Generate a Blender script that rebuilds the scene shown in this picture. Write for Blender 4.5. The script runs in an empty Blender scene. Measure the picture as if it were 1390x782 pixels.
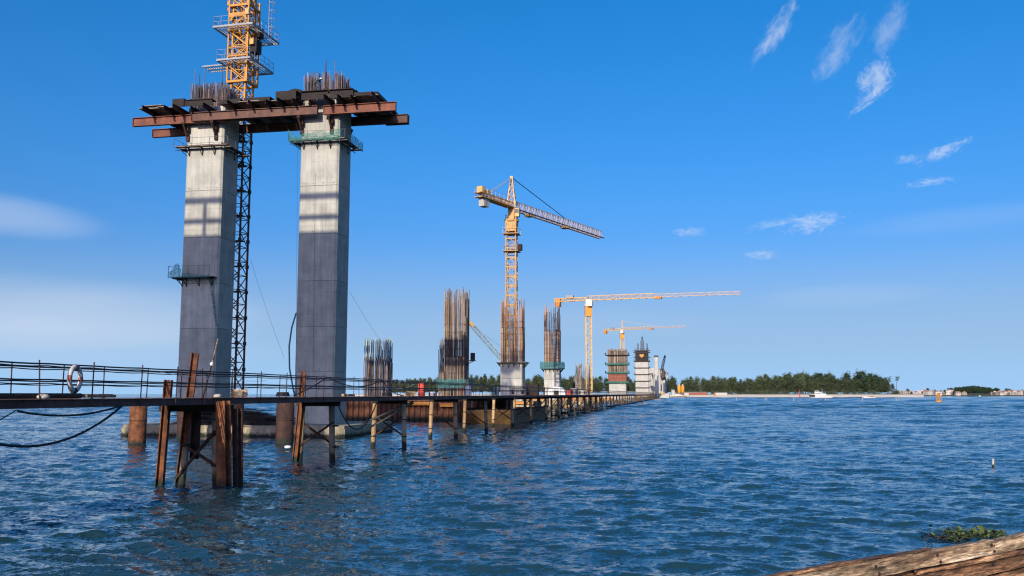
import bpy, math, random
import numpy as np
from mathutils import Vector, Matrix

R = math.radians
random.seed(7)
S = bpy.context.scene
C = S.collection

# ---------------------------------------------------------------- camera
CAM_H = 3.7
PITCH = math.atan(144 / 1250)
cd = bpy.data.cameras.new('camera')
cam = bpy.data.objects.new('camera', cd)
C.objects.link(cam)
cam.location = (0, 0, CAM_H)
cam.rotation_euler = (R(90) + PITCH, 0, 0)
cd.sensor_width = 36
cd.lens = 36 * 1250 / 1390
cd.clip_start = 0.1
cd.clip_end = 90000
S.camera = cam

# ---------------------------------------------------------------- exposure
S.view_settings.view_transform = 'Standard'
S.view_settings.look = 'None'
S.view_settings.exposure = 0.7
S.view_settings.gamma = 1.0
S.view_settings.use_curve_mapping = False
S.cycles.max_bounces = 6
S.cycles.use_denoising = True
S.cycles.filter_width = 1.2
S.cycles.transparent_max_bounces = 12
S.cycles.caustics_reflective = False
S.cycles.caustics_refractive = False

# ---------------------------------------------------------------- sun
SUN_EL, SUN_AZ = R(22), R(16.4)          # azimuth: to the left of straight behind the camera
sun_dir = Vector((-math.sin(SUN_AZ) * math.cos(SUN_EL), -math.cos(SUN_AZ) * math.cos(SUN_EL), math.sin(SUN_EL)))
sl = bpy.data.lights.new('sun', 'SUN')
sl.energy = 3.2
sl.angle = R(0.5)
sl.color = (1.0, 0.91, 0.76)
so = bpy.data.objects.new('sun', sl)
C.objects.link(so)
so.rotation_euler = sun_dir.to_track_quat('Z', 'Y').to_euler()
so.location = (0, 0, 120)

# ---------------------------------------------------------------- world: sky with a few cirrus wisps
world = bpy.data.worlds.new('World')
S.world = world
world.use_nodes = True
wt = world.node_tree
for n in list(wt.nodes):
    wt.nodes.remove(n)


def wn(t, **k):
    n = wt.nodes.new(t)
    for a, b in k.items():
        setattr(n, a, b)
    return n


def wl(a, b):
    wt.links.new(a, b)


def wmath(op, a, b=None, c=None, clamp=False):
    n = wn('ShaderNodeMath', operation=op, use_clamp=clamp)
    for i, v in enumerate((a, b, c)):
        if v is None:
            continue
        if isinstance(v, (int, float)):
            n.inputs[i].default_value = v
        else:
            wl(v, n.inputs[i])
    return n.outputs[0]


def pix_dir(u, v):
    c, s = math.cos(PITCH), math.sin(PITCH)
    xc, yc = (u - 695) / 1250, (391 - v) / 1250
    return Vector((xc, c - yc * s, s + yc * c)).normalized()


sky = wn('ShaderNodeTexSky', sky_type='NISHITA')
sky.sun_disc = False
sky.sun_elevation = SUN_EL
sky.sun_rotation = R(180) + SUN_AZ
sky.altitude = 0
sky.air_density = 1.0
sky.dust_density = 3.2
sky.ozone_density = 3.0
# colour response of the phone camera: a plain channel matrix
ssep = wn('ShaderNodeSeparateColor')
wl(sky.outputs[0], ssep.inputs[0])
scomb = wn('ShaderNodeCombineColor')
for ch, row in enumerate(((1.36, 0.0, -.40), (0.0, 1.07, 0.0), (0.0, 0.0, 1.78))):
    acc = None
    for k, w in enumerate(row):
        if w:
            t = wmath('MULTIPLY', ssep.outputs[k], w / 1.62)
            acc = t if acc is None else wmath('ADD', acc, t)
    wl(wmath('MAXIMUM', acc, 0.0), scomb.inputs[ch])
tc = wn('ShaderNodeTexCoord')
sep = wn('ShaderNodeSeparateXYZ')
wl(tc.outputs['Generated'], sep.inputs[0])
az = wmath('ARCTAN2', sep.outputs[0], sep.outputs[1])
el = wmath('ARCSINE', sep.outputs[2])
ae = wn('ShaderNodeCombineXYZ')
wl(az, ae.inputs[0])
wl(el, ae.inputs[1])
# centre (as seen from the shore), half length, half width, tilt, strength, fibre
CLOUDS = [
    (1053, 44, 62, 20, 54, .62, 1), (1140, 66, 66, 26, 50, .42, 1), (1208, 38, 56, 24, 56, .34, 1),
    (1187, 106, 42, 30, 48, .70, 0), (1182, 132, 52, 13, 34, .52, 0), (1278, 207, 50, 14, 20, .62, 0),
    (1230, 216, 24, 10, 5, .42, 0), (1262, 247, 44, 9, 2, .45, 0), (1104, 302, 62, 20, 4, .66, 0),
    (1048, 304, 58, 10, 8, .34, 0), (936, 315, 38, 10, 0, .48, 0), (1036, 346, 38, 11, 0, .50, 0),
    (-10, 290, 150, 30, -3, .36, 2), (60, 425, 300, 52, 1, .62, 2), (1300, 300, 200, 22, 2, .12, 2),
    (60, 470, 330, 50, 0, .20, 2), (1150, 402, 130, 20, 1, .12, 2), (760, 440, 260, 30, 0, .08, 2),
]
total = None
for i, (u, v, a, b, tilt, st, kind) in enumerate(CLOUDS):
    d = pix_dir(u, v)
    A0, E0 = math.atan2(d.x, d.y), math.asin(d.z)
    sub = wn('ShaderNodeVectorMath', operation='SUBTRACT')
    wl(ae.outputs[0], sub.inputs[0])
    sub.inputs[1].default_value = (A0, E0, 0)
    rot = wn('ShaderNodeVectorRotate', rotation_type='Z_AXIS')
    rot.inputs['Angle'].default_value = -R(tilt)
    wl(sub.outputs[0], rot.inputs['Vector'])
    sc = wn('ShaderNodeVectorMath', operation='MULTIPLY')
    wl(rot.outputs[0], sc.inputs[0])
    sc.inputs[1].default_value = (1250 / (a * 1.08), 1250 / (b * 1.08), 0)
    no = wn('ShaderNodeTexNoise')
    no.inputs['Scale'].default_value = (2.6, 2.2, .6)[kind]
    no.inputs['Detail'].default_value = (9, 8, 2.5)[kind]
    no.inputs['Roughness'].default_value = (.66, .60, .45)[kind]
    no.inputs['Distortion'].default_value = (.9, .5, 0.1)[kind]
    off = wn('ShaderNodeVectorMath', operation='ADD')
    st_ = wn('ShaderNodeVectorMath', operation='MULTIPLY')
    wl(sc.outputs[0], st_.inputs[0])
    st_.inputs[1].default_value = ((1.3, .8, 1), (1.2, .8, 1), (1.0, 1.0, 1))[kind]
    wl(st_.outputs[0], off.inputs[0])
    off.inputs[1].default_value = (i * 7.3, i * 3.1, i)
    wl(off.outputs[0], no.inputs['Vector'])
    le = wn('ShaderNodeVectorMath', operation='LENGTH')
    wl(sc.outputs[0], le.inputs[0])
    fall = wn('ShaderNodeMapRange', interpolation_type='SMOOTHSTEP')
    wl(le.outputs['Value'], fall.inputs['Value'])
    fall.inputs['From Min'].default_value = 0.0
    fall.inputs['From Max'].default_value = 1.05
    fall.inputs['To Min'].default_value = 1
    fall.inputs['To Max'].default_value = 0
    # wispy: the noise is eaten from the edge inwards
    x = wmath('ADD', no.outputs['Fac'], wmath('MULTIPLY', fall.outputs[0], (.42, .42, .55)[kind]))
    mr = wn('ShaderNodeMapRange', interpolation_type='SMOOTHSTEP')
    wl(x, mr.inputs['Value'])
    mr.inputs['From Min'].default_value = (.62, .58, .45)[kind]
    mr.inputs['From Max'].default_value = (1.10, 1.12, 1.15)[kind]
    m = wmath('MULTIPLY', wmath('MULTIPLY', mr.outputs[0], st * .8), wmath('MINIMUM', wmath('MULTIPLY', fall.outputs[0], 4.0), 1.0))
    total = m if total is None else wmath('ADD', total, m)
total = wmath('MINIMUM', total, .8)
mixc = wn('ShaderNodeMix', data_type='RGBA')
wl(total, mixc.inputs['Factor'])
hz = wn('ShaderNodeMapRange', interpolation_type='SMOOTHSTEP')          # pale band of sea haze low all round the horizon
wl(el, hz.inputs['Value'])
hz.inputs['From Min'].default_value = .0
hz.inputs['From Max'].default_value = .18
hz.inputs['To Min'].default_value = 1.0
hz.inputs['To Max'].default_value = 0
hmix = wn('ShaderNodeMix', data_type='RGBA')
wl(hz.outputs[0], hmix.inputs['Factor'])
wl(scomb.outputs[0], hmix.inputs['A'])
hmix.inputs['B'].default_value = (2.2, 3.7, 5.6, 1)
wl(hmix.outputs['Result'], mixc.inputs['A'])
mixc.inputs['B'].default_value = (4.6, 5.0, 5.7, 1)
bg = wn('ShaderNodeBackground')
bg.inputs['Strength'].default_value = 0.1
wl(mixc.outputs['Result'], bg.inputs['Color'])
wo = wn('ShaderNodeOutputWorld')
wl(bg.outputs[0], wo.inputs['Surface'])


# ================================================================ helpers
class MB:
    """collects shapes into one mesh"""

    def __init__(self):
        self.v, self.f = [], []

    def add(self, vs, fs):
        o = len(self.v)
        self.v.extend([tuple(p) for p in vs])
        self.f.extend([tuple(i + o for i in q) for q in fs])

    def box(self, c, s, rz=0.0, rx=0.0):
        x, y, z = s[0] / 2, s[1] / 2, s[2] / 2
        vs = [(-x, -y, -z), (x, -y, -z), (x, y, -z), (-x, y, -z), (-x, -y, z), (x, -y, z), (x, y, z), (-x, y, z)]
        if rz or rx:
            m = Matrix.Rotation(rz, 3, 'Z') @ Matrix.Rotation(rx, 3, 'X')
            vs = [m @ Vector(p) for p in vs]
        vs = [(p[0] + c[0], p[1] + c[1], p[2] + c[2]) for p in vs]
        self.add(vs, [(3, 2, 1, 0), (4, 5, 6, 7), (0, 1, 5, 4), (1, 2, 6, 5), (2, 3, 7, 6), (3, 0, 4, 7)])

    def frame(self, p, q, up=(0, 0, 1)):
        p, q = Vector(p), Vector(q)
        d = (q - p).normalized()
        u = Vector(up)
        if abs(d.dot(u)) > .98:
            u = Vector((0, 1, 0))
        s = d.cross(u).normalized()
        return p, q, d, s, s.cross(d).normalized()

    def bar(self, p, q, w, h=None, up=(0, 0, 1)):
        h = h or w
        p, q, d, s, t = self.frame(p, q, up)
        a, b = s * w / 2, t * h / 2
        vs = [p - a - b, p + a - b, p + a + b, p - a + b, q - a - b, q + a - b, q + a + b, q - a + b]
        self.add(vs, [(3, 2, 1, 0), (4, 5, 6, 7), (0, 1, 5, 4), (1, 2, 6, 5), (2, 3, 7, 6), (3, 0, 4, 7)])

    def ibeam(self, p, q, w, h, tf=.05, tw=.04, up=(0, 0, 1), ribs=0):
        P, Q, d, s, t = self.frame(p, q, up)
        for sg in (-1, 1):
            o = t * (h / 2 - tf / 2) * sg
            self.bar(P + o, Q + o, w, tf, up=t)
        self.bar(P, Q, tw, h - 2 * tf, up=t)
        L = (Q - P).length
        for i in range(ribs):
            c = P + d * (L * (i + .5) / ribs)
            self.bar(c - d * .01, c + d * .01, w * .94, h - 2 * tf, up=t)

    def channel(self, p, q, w, h, tk=.03, side=1, up=(0, 0, 1)):
        P, Q, d, s, t = self.frame(p, q, up)
        for sg in (-1, 1):
            o = t * (h / 2 - tk / 2) * sg
            self.bar(P + o, Q + o, w, tk, up=t)
        o = s * (w / 2 - tk / 2) * side
        self.bar(P + o, Q + o, tk, h - 2 * tk, up=t)

    def tube(self, pts, r, n=8, cap=True):
        pts = [Vector(p) for p in pts]
        rs = r if isinstance(r, (list, tuple)) else [r] * len(pts)
        o = len(self.v)
        ref = None
        for i, p in enumerate(pts):
            d = (pts[min(i + 1, len(pts) - 1)] - pts[max(i - 1, 0)]).normalized()
            if ref is None:
                ref = d.orthogonal().normalized()
            ref = (ref - d * ref.dot(d)).normalized()
            b = d.cross(ref)
            for k in range(n):
                a = 2 * math.pi * k / n
                self.v.append(tuple(p + (ref * math.cos(a) + b * math.sin(a)) * rs[i]))
        for i in range(len(pts) - 1):
            for k in range(n):
                k2 = (k + 1) % n
                self.f.append((o + i * n + k, o + i * n + k2, o + (i + 1) * n + k2, o + (i + 1) * n + k))
        if cap:
            self.f.append(tuple(o + k for k in range(n))[::-1])
            e = o + (len(pts) - 1) * n
            self.f.append(tuple(e + k for k in range(n)))

    def lathe(self, prof, n=16, c=(0, 0, 0)):
        o = len(self.v)
        for r, z in prof:
            for k in range(n):
                a = 2 * math.pi * k / n
                self.v.append((c[0] + r * math.cos(a), c[1] + r * math.sin(a), c[2] + z))
        for i in range(len(prof) - 1):
            for k in range(n):
                k2 = (k + 1) % n
                self.f.append((o + i * n + k, o + i * n + k2, o + (i + 1) * n + k2, o + (i + 1) * n + k))
        self.f.append(tuple(o + k for k in range(n))[::-1])
        e = o + (len(prof) - 1) * n
        self.f.append(tuple(e + k for k in range(n)))

    def prism(self, poly, z0, z1):
        n = len(poly)
        vs = [(x, y, z0) for x, y in poly] + [(x, y, z1) for x, y in poly]
        fs = [tuple(range(n))[::-1], tuple(range(n, 2 * n))]
        fs += [(i, (i + 1) % n, n + (i + 1) % n, n + i) for i in range(n)]
        self.add(vs, fs)

    def lattice(self, p0, p1, w, h, nsec, chord, lace, up=(0, 0, 1), tri=False, style='z'):
        """a lattice box (or triangular) girder from p0 to p1"""
        P, Q, d, s, t = self.frame(p0, p1, up)
        if tri:
            cs = [s * (-w / 2) - t * h / 2, s * (w / 2) - t * h / 2, t * h / 2]
        else:
            cs = [s * (-w / 2) - t * h / 2, s * (w / 2) - t * h / 2, s * (w / 2) + t * h / 2, s * (-w / 2) + t * h / 2]
        for c in cs:
            self.bar(P + c, Q + c, chord, up=t)
        m = len(cs)
        L = (Q - P).length
        for i in range(nsec):
            a, b = P + d * (L * i / nsec), P + d * (L * (i + 1) / nsec)
            for k in range(m):
                c1, c2 = cs[k], cs[(k + 1) % m]
                self.bar(a + c1, a + c2, lace * .9, up=t if abs((c2 - c1).normalized().dot(t)) < .9 else s)
                if style == 'x':
                    self.bar(a + c1, b + c2, lace)
                    self.bar(a + c2, b + c1, lace)
                elif i % 2 == 0:
                    self.bar(a + c1, b + c2, lace)
                else:
                    self.bar(a + c2, b + c1, lace)

    def mesh(self, name, m=None, smooth=False):
        me = bpy.data.meshes.new(name)
        me.from_pydata(self.v, [], self.f)
        if m is not None:
            me.materials.append(m)
        if smooth:
            me.polygons.foreach_set('use_smooth', [True] * len(me.polygons))
        me.update()
        return me

    def build(self, name, m, parent=None, smooth=False, loc=None, rz=0):
        return put(name, self.mesh(name, m, smooth), parent, loc, rz)


def put(name, me, parent=None, loc=None, rz=0):
    o = bpy.data.objects.new(name, me)
    C.objects.link(o)
    o.parent = parent
    if loc is not None:
        o.location = loc
    if rz:
        o.rotation_euler = (0, 0, rz)
    return o


def tag(o, label, cat, group=None, kind=None):
    o['label'] = label
    o['category'] = cat
    if group:
        o['group'] = group
    if kind:
        o['kind'] = kind
    return o


def thing(name, label, cat, loc=(0, 0, 0), rz=0, group=None):
    o = bpy.data.objects.new(name, None)
    o.empty_display_size = .3
    C.objects.link(o)
    o.location = loc
    o.rotation_euler = (0, 0, rz)
    return tag(o, label, cat, group)


def stuff(o):
    o['kind'] = 'stuff'
    return o


def copy_tree(o, parent=None):
    c = o.copy()
    C.objects.link(c)
    c.parent = parent
    for ch in list(o.children):
        copy_tree(ch, c)
    return c


def bevel(o, w, seg=1):
    m = o.modifiers.new('bevel', 'BEVEL')
    m.width = w
    m.segments = seg
    m.limit_method = 'ANGLE'
    return o


# ---------------------------------------------------------------- pixel / world helpers
def at(u, v, d):
    """the world point at depth d that the lens shows at (u, v) of the 1390 x 782 photograph"""
    c, s = math.cos(PITCH), math.sin(PITCH)
    xc, yc = (u - 695) / 1250, (391 - v) / 1250
    k = d / (c - yc * s)
    return Vector((xc * k, d, CAM_H + (s + yc * c) * k))


def ground(u, v, z=0.0):
    c, s = math.cos(PITCH), math.sin(PITCH)
    xc, yc = (u - 695) / 1250, (391 - v) / 1250
    k = (z - CAM_H) / (s + yc * c)
    return Vector((xc * k, (c - yc * s) * k, z))


SLOPE = .183
RZ = -math.atan(SLOPE)                      # bridge axis: local y runs along the bridge, local x to its right
AX = Vector((math.sin(-RZ), math.cos(RZ), 0))
PX = Vector((math.cos(RZ), -math.sin(-RZ), 0))
OP = Vector((-23.512, 86.989, 0))           # middle of the finished pair of piers


def pair_origin(k):
    return OP + AX * 52.4 * k


# ================================================================ materials
def ramp(nt, fac, stops):
    r = nt.nodes.new('ShaderNodeValToRGB')
    e = r.color_ramp.elements
    while len(e) > 1:
        e.remove(e[-1])
    e[0].position, e[0].color = stops[0][0], (*stops[0][1], 1)
    for p, c in stops[1:]:
        x = e.new(p)
        x.color = (*c, 1)
    nt.links.new(fac, r.inputs[0])
    return r.outputs[0]


def material(name, c1, c2=None, rough=.75, metal=0.0, scale=2.0, streak=0.0, bump=.15, bscale=None, island=0.0,
             rand=0.0, c3=None, seams=None, wet=None, spec=.35, contrast=(.35, .65), coords='world', alpha=None,
             stretch=None, bdist=.05, grain=None):
    m = bpy.data.materials.new(name)
    m.use_nodes = True
    nt = m.node_tree
    N, L = nt.nodes, nt.links
    b = N['Principled BSDF']

    def math_(op, x, y=None, clamp=False):
        n = N.new('ShaderNodeMath')
        n.operation = op
        n.use_clamp = clamp
        for i, q in enumerate((x, y)):
            if q is None:
                continue
            if isinstance(q, (int, float)):
                n.inputs[i].default_value = q
            else:
                L.new(q, n.inputs[i])
        return n.outputs[0]

    if coords == 'world':
        g = N.new('ShaderNodeNewGeometry')
        vec = g.outputs['Position']
    else:
        t = N.new('ShaderNodeTexCoord')
        vec = t.outputs['Object']
    base_vec = vec
    if stretch:
        mp = N.new('ShaderNodeMapping')
        mp.inputs['Scale'].default_value = stretch
        L.new(vec, mp.inputs['Vector'])
        vec = mp.outputs[0]
    n1 = N.new('ShaderNodeTexNoise')
    n1.inputs['Scale'].default_value = scale
    n1.inputs['Detail'].default_value = 6
    n1.inputs['Roughness'].default_value = .62
    L.new(vec, n1.inputs['Vector'])
    c2 = c2 or tuple(x * .7 for x in c1)
    stops = [(contrast[0], c2), (contrast[1], c1)]
    if c3:
        stops.append((min(1, contrast[1] + .14), c3))
    col = ramp(nt, n1.outputs['Fac'], stops)

    def mul(col, fac_socket, amount_lo, amount_hi, lo=.3, hi=.7):
        mr = N.new('ShaderNodeMapRange')
        L.new(fac_socket, mr.inputs['Value'])
        mr.inputs['From Min'].default_value = lo
        mr.inputs['From Max'].default_value = hi
        mr.inputs['To Min'].default_value = amount_lo
        mr.inputs['To Max'].default_value = amount_hi
        mx = N.new('ShaderNodeMix')
        mx.data_type = 'RGBA'
        mx.blend_type = 'MULTIPLY'
        mx.inputs['Factor'].default_value = 1
        L.new(col, mx.inputs['A'])
        cb = N.new('ShaderNodeCombineColor')
        for i in range(3):
            L.new(mr.outputs[0], cb.inputs[i])
        L.new(cb.outputs[0], mx.inputs['B'])
        return mx.outputs['Result']

    if grain:
        for gs, lo, hi in grain:
            ng = N.new('ShaderNodeTexNoise')
            ng.inputs['Scale'].default_value = gs
            ng.inputs['Detail'].default_value = 8
            ng.inputs['Roughness'].default_value = .7
            L.new(vec, ng.inputs['Vector'])
            col = mul(col, ng.outputs['Fac'], lo, hi, .38, .6)
    if streak:
        mp = N.new('ShaderNodeMapping')
        mp.inputs['Scale'].default_value = (3.2, 3.2, .22)
        L.new(base_vec, mp.inputs['Vector'])
        n2 = N.new('ShaderNodeTexNoise')
        n2.inputs['Scale'].default_value = 1.0
        n2.inputs['Detail'].default_value = 5
        L.new(mp.outputs[0], n2.inputs['Vector'])
        col = mul(col, n2.outputs['Fac'], 1 - streak, 1 + streak * .35)
    if island:
        g2 = N.new('ShaderNodeNewGeometry')
        col = mul(col, g2.outputs['Random Per Island'], 1 - island, 1 + island * .6, 0, 1)
    if rand:
        oi = N.new('ShaderNodeObjectInfo')
        col = mul(col, oi.outputs['Random'], 1 - rand, 1 + rand * .5, 0, 1)
    if seams:
        # thin dark formwork seams: (step in x/y, step in z, line half width)
        sx, sz, lw = seams
        t = N.new('ShaderNodeTexCoord')
        sp = N.new('ShaderNodeSeparateXYZ')
        L.new(t.outputs['Object'], sp.inputs[0])
        lines = None
        for ch, st in ((sp.outputs[0], sx), (sp.outputs[1], sx), (sp.outputs[2], sz)):
            q = math_('FRACT', math_('ADD', math_('DIVIDE', ch, st), 100.13))
            ln = math_('LESS_THAN', math_('ABSOLUTE', math_('SUBTRACT', q, .5)), lw / st)
            lines = ln if lines is None else math_('MAXIMUM', lines, ln)
        nz = N.new('ShaderNodeTexNoise')
        nz.inputs['Scale'].default_value = .9
        L.new(base_vec, nz.inputs['Vector'])
        ln = math_('MULTIPLY', lines, nz.outputs['Fac'])
        col = mul(col, ln, 1.0, .70, 0, .8)
    if wet is not None:
        # algae and tide stain with a ragged upper edge just above the water
        gz = N.new('ShaderNodeNewGeometry')
        sp = N.new('ShaderNodeSeparateXYZ')
        L.new(gz.outputs['Position'], sp.inputs[0])
        nz = N.new('ShaderNodeTexNoise')
        nz.inputs['Scale'].default_value = 4
        L.new(gz.outputs['Position'], nz.inputs['Vector'])
        zz = math_('ADD', sp.outputs[2], math_('MULTIPLY', nz.outputs['Fac'], -.5))
        mr = N.new('ShaderNodeMapRange')
        L.new(zz, mr.inputs['Value'])
        mr.inputs['From Min'].default_value = wet - .25
        mr.inputs['From Max'].default_value = wet
        mr.inputs['To Min'].default_value = 1
        mr.inputs['To Max'].default_value = 0
        mx = N.new('ShaderNodeMix')
        mx.data_type = 'RGBA'
        L.new(mr.outputs[0], mx.inputs['Factor'])
        L.new(col, mx.inputs['A'])
        mx.inputs['B'].default_value = (.022, .024, .016, 1)
        col = mx.outputs['Result']
    L.new(col, b.inputs['Base Color'])
    b.inputs['Roughness'].default_value = rough
    b.inputs['Metallic'].default_value = metal
    b.inputs['Specular IOR Level'].default_value = spec
    if bump:
        n3 = N.new('ShaderNodeTexNoise')
        n3.inputs['Scale'].default_value = bscale or scale * 6
        n3.inputs['Detail'].default_value = 4
        L.new(vec, n3.inputs['Vector'])
        bp = N.new('ShaderNodeBump')
        bp.inputs['Strength'].default_value = bump
        bp.inputs['Distance'].default_value = bdist
        L.new(n3.outputs['Fac'], bp.inputs['Height'])
        L.new(bp.outputs[0], b.inputs['Normal'])
    if alpha is not None:
        n4 = N.new('ShaderNodeTexNoise')
        n4.inputs['Scale'].default_value = 5
        L.new(base_vec, n4.inputs['Vector'])
        mr = N.new('ShaderNodeMapRange')
        L.new(n4.outputs['Fac'], mr.inputs['Value'])
        mr.inputs['From Min'].default_value = .3
        mr.inputs['From Max'].default_value = .7
        mr.inputs['To Min'].default_value = alpha[0]
        mr.inputs['To Max'].default_value = alpha[1]
        L.new(mr.outputs[0], b.inputs['Alpha'])
    return m


M = {}
M['concrete'] = material('concrete', (.51, .485, .41), (.345, .33, .285), rough=.9, scale=.55, streak=.20, bump=.25, bscale=14,
                         rand=.16, seams=(1.27, 2.05, .018), coords='object', contrast=(.34, .66))
M['concrete_plain'] = material('concrete_plain', (.50, .475, .415), (.38, .36, .32), rough=.9, scale=.5, streak=.2, bump=.2, rand=.12)
M['concrete_joint'] = material('concrete_joint', (.15, .135, .12), rough=.95, scale=3)
M['cap_concrete'] = material('cap_concrete', (.46, .38, .25), (.30, .25, .165), rough=.92, scale=.9, streak=.4, bump=.3, wet=.18)
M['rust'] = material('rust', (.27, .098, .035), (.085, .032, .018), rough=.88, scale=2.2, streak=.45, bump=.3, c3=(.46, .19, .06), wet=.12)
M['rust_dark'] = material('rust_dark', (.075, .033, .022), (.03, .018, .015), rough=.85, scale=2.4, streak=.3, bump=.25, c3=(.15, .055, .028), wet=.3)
M['pipe_tan'] = material('pipe_tan', (.58, .38, .19), (.32, .19, .09), rough=.82, scale=1.6, streak=.5, bump=.2, c3=(.66, .50, .30), wet=.32, rand=.25)
M['pipe_grey'] = material('pipe_grey', (.34, .28, .19), (.19, .15, .10), rough=.85, scale=1.8, streak=.4, bump=.2, wet=.34, rand=.25)
M['beam_red'] = material('beam_red', (.27, .085, .045), (.15, .05, .03), rough=.7, scale=1.1, streak=.2, bump=.12, rand=.3)
M['beam_brown'] = material('beam_brown', (.14, .062, .04), (.075, .035, .026), rough=.7, scale=1.3, streak=.2, bump=.12, rand=.25)
M['steel_dark'] = material('steel_dark', (.028, .019, .016), (.014, .010, .009), rough=.8, scale=2, bump=.1)
M['plywood'] = material('plywood', (.34, .28, .22), (.16, .12, .09), rough=.85, scale=1.5, bump=.1, island=.5)
M['deck_plate'] = material('deck_plate', (.30, .17, .13), (.13, .075, .058), rough=.85, scale=1.7, bump=.3, c3=(.44, .32, .27), rand=.3)
M['deck_edge'] = material('deck_edge', (.16, .072, .056), (.075, .038, .032), rough=.8, scale=2.5, bump=.2, c3=(.22, .09, .055), rand=.25)
M['cable'] = material('cable', (.012, .012, .014), rough=.55, bump=0)
M['wire'] = material('wire', (.05, .05, .055), rough=.5, bump=0)
M['post'] = material('post', (.065, .03, .022), (.03, .018, .016), rough=.8, scale=5, bump=0)
M['rebar'] = material('rebar', (.37, .29, .225), (.21, .155, .12), rough=.85, scale=.35, bump=0, island=.75, contrast=(.4, .6))
M['rebar_orange'] = material('rebar_orange', (.44, .24, .12), (.24, .12, .07), rough=.85, scale=.35, bump=0, island=.7)
M['rebar_dark'] = material('rebar_dark', (.05, .037, .03), (.022, .018, .016), rough=.8, scale=.5, bump=0, island=.7)
M['rebar_purple'] = material('rebar_purple', (.24, .17, .15), (.12, .09, .09), rough=.8, scale=.9, bump=0, island=.8)
M['sleeve'] = material('sleeve', (.30, .42, .42), (.22, .25, .25), rough=.6, scale=.4, bump=0, island=.6)
M['yellow'] = material('yellow', (.62, .285, .03), (.50, .21, .025), rough=.5, scale=1.2, bump=.05, rand=.1, streak=.15)
M['yellow_pale'] = material('yellow_pale', (.66, .40, .13), (.52, .30, .10), rough=.55, scale=.8, bump=0, rand=.1)
M['crane_tan'] = material('crane_tan', (.56, .34, .12), (.42, .23, .08), rough=.6, scale=.9, bump=0, rand=.1, streak=.2)
M['barge_paint'] = material('barge_paint', (.33, .19, .07), (.18, .10, .045), rough=.7, scale=.9, bump=.05, streak=.4)
M['mast_shaded'] = material('mast_shaded', (.17, .066, .03), (.07, .032, .02), rough=.75, scale=1.6, bump=0)  # lower mast: shade put into the colour, a rusty brown darker than the yellow
M['white_paint'] = material('white_paint', (.62, .58, .53), (.50, .46, .42), rough=.55, scale=.8, bump=0)
M['jib_white'] = material('jib_white', (.52, .38, .28), (.44, .31, .23), rough=.55, scale=.8, bump=0)
M['grey_metal'] = material('grey_metal', (.30, .30, .30), (.20, .20, .21), rough=.45, metal=.2, scale=3, bump=0)
M['glass_dark'] = material('glass_dark', (.02, .025, .03), rough=.12, bump=0, spec=.6)
M['net_green'] = material('net_green', (.035, .20, .15), (.02, .12, .10), rough=.8, scale=3, bump=0, alpha=(.25, .8))
M['net_teal'] = material('net_teal', (.04, .21, .20), (.025, .13, .13), rough=.8, scale=3, bump=0, alpha=(.35, .8))
M['hose_blue'] = material('hose_blue', (.07, .17, .21), rough=.5, bump=0)
M['ring_white'] = material('ring_white', (.62, .57, .54), (.45, .36, .32), rough=.6, scale=9, bump=.1)
M['ring_red'] = material('ring_red', (.45, .12, .06), (.3, .09, .05), rough=.6, scale=9, bump=0)
M['red_paint'] = material('red_paint', (.62, .05, .025), (.48, .04, .02), rough=.5, scale=2, bump=0)
M['orange_paint'] = material('orange_paint', (.62, .24, .03), (.45, .16, .03), rough=.55, scale=.9, bump=.05, streak=.25)
M['white_plastic'] = material('white_plastic', (.72, .72, .70), (.58, .58, .56), rough=.5, scale=2, bump=0)
M['blue_paint'] = material('blue_paint', (.05, .14, .32), rough=.5, bump=0)
M['tarp'] = material('tarp', (.50, .46, .40), (.33, .29, .24), rough=.85, scale=1, bump=.2)
M['wood_pale'] = material('wood_pale', (.44, .30, .17), (.17, .10, .055), rough=.9, scale=7.0, bump=.8, bscale=30, coords='object', bdist=.012,
                          stretch=(.16, 1.5, 1.5), c3=(.58, .45, .30), rand=.1, contrast=(.36, .56), grain=((4.0, .30, 1.2), (16, .45, 1.3), (48, .45, 1.4)))
M['wood_brown'] = material('wood_brown', (.26, .13, .06), (.065, .035, .02), rough=.9, scale=7.0, bump=.8, bscale=30, coords='object', bdist=.012,
                           stretch=(.16, 1.5, 1.5), c3=(.42, .26, .14), rand=.2, contrast=(.36, .58), grain=((4.0, .30, 1.2), (16, .40, 1.3), (48, .4, 1.5)))
M['sheet'] = material('sheet', (.15, .055, .028), (.055, .024, .016), rough=.88, scale=1.1, streak=.55, bump=.2, c3=(.26, .11, .05), wet=.4)
M['form_red'] = material('form_red', (.30, .10, .06), (.2, .07, .05), rough=.8, scale=.6, bump=0, streak=.3)
M['sand'] = material('sand', (.78, .66, .50), (.68, .56, .42), rough=.95, scale=.05, bump=0)
M['soil'] = material('soil', (.10, .095, .05), (.055, .06, .03), rough=.95, scale=.05, bump=0)
M['leaf'] = material('leaf', (.100, .125, .060), (.058, .082, .040), rough=.75, scale=.12, bump=0, island=.55, rand=.35, spec=.2, c3=(.15, .15, .08))
M['leaf_dark'] = material('leaf_dark', (.040, .070, .034), (.022, .044, .022), rough=.75, scale=.12, bump=0, island=.55, rand=.25, spec=.2, c3=(.065, .09, .04))
M['bark'] = material('bark', (.11, .085, .065), rough=.9, scale=2, bump=0)
M['hyacinth'] = material('hyacinth', (.13, .165, .035), (.05, .07, .018), rough=.55, scale=6, bump=0, island=.75, c3=(.28, .26, .08))
M['dead_leaf'] = material('dead_leaf', (.14, .07, .035), (.06, .03, .02), rough=.8, scale=6, bump=0, island=.6)
M['house_wall'] = material('house_wall', (.50, .45, .40), (.42, .36, .31), rough=.85, scale=.05, bump=0, rand=.6)
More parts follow.
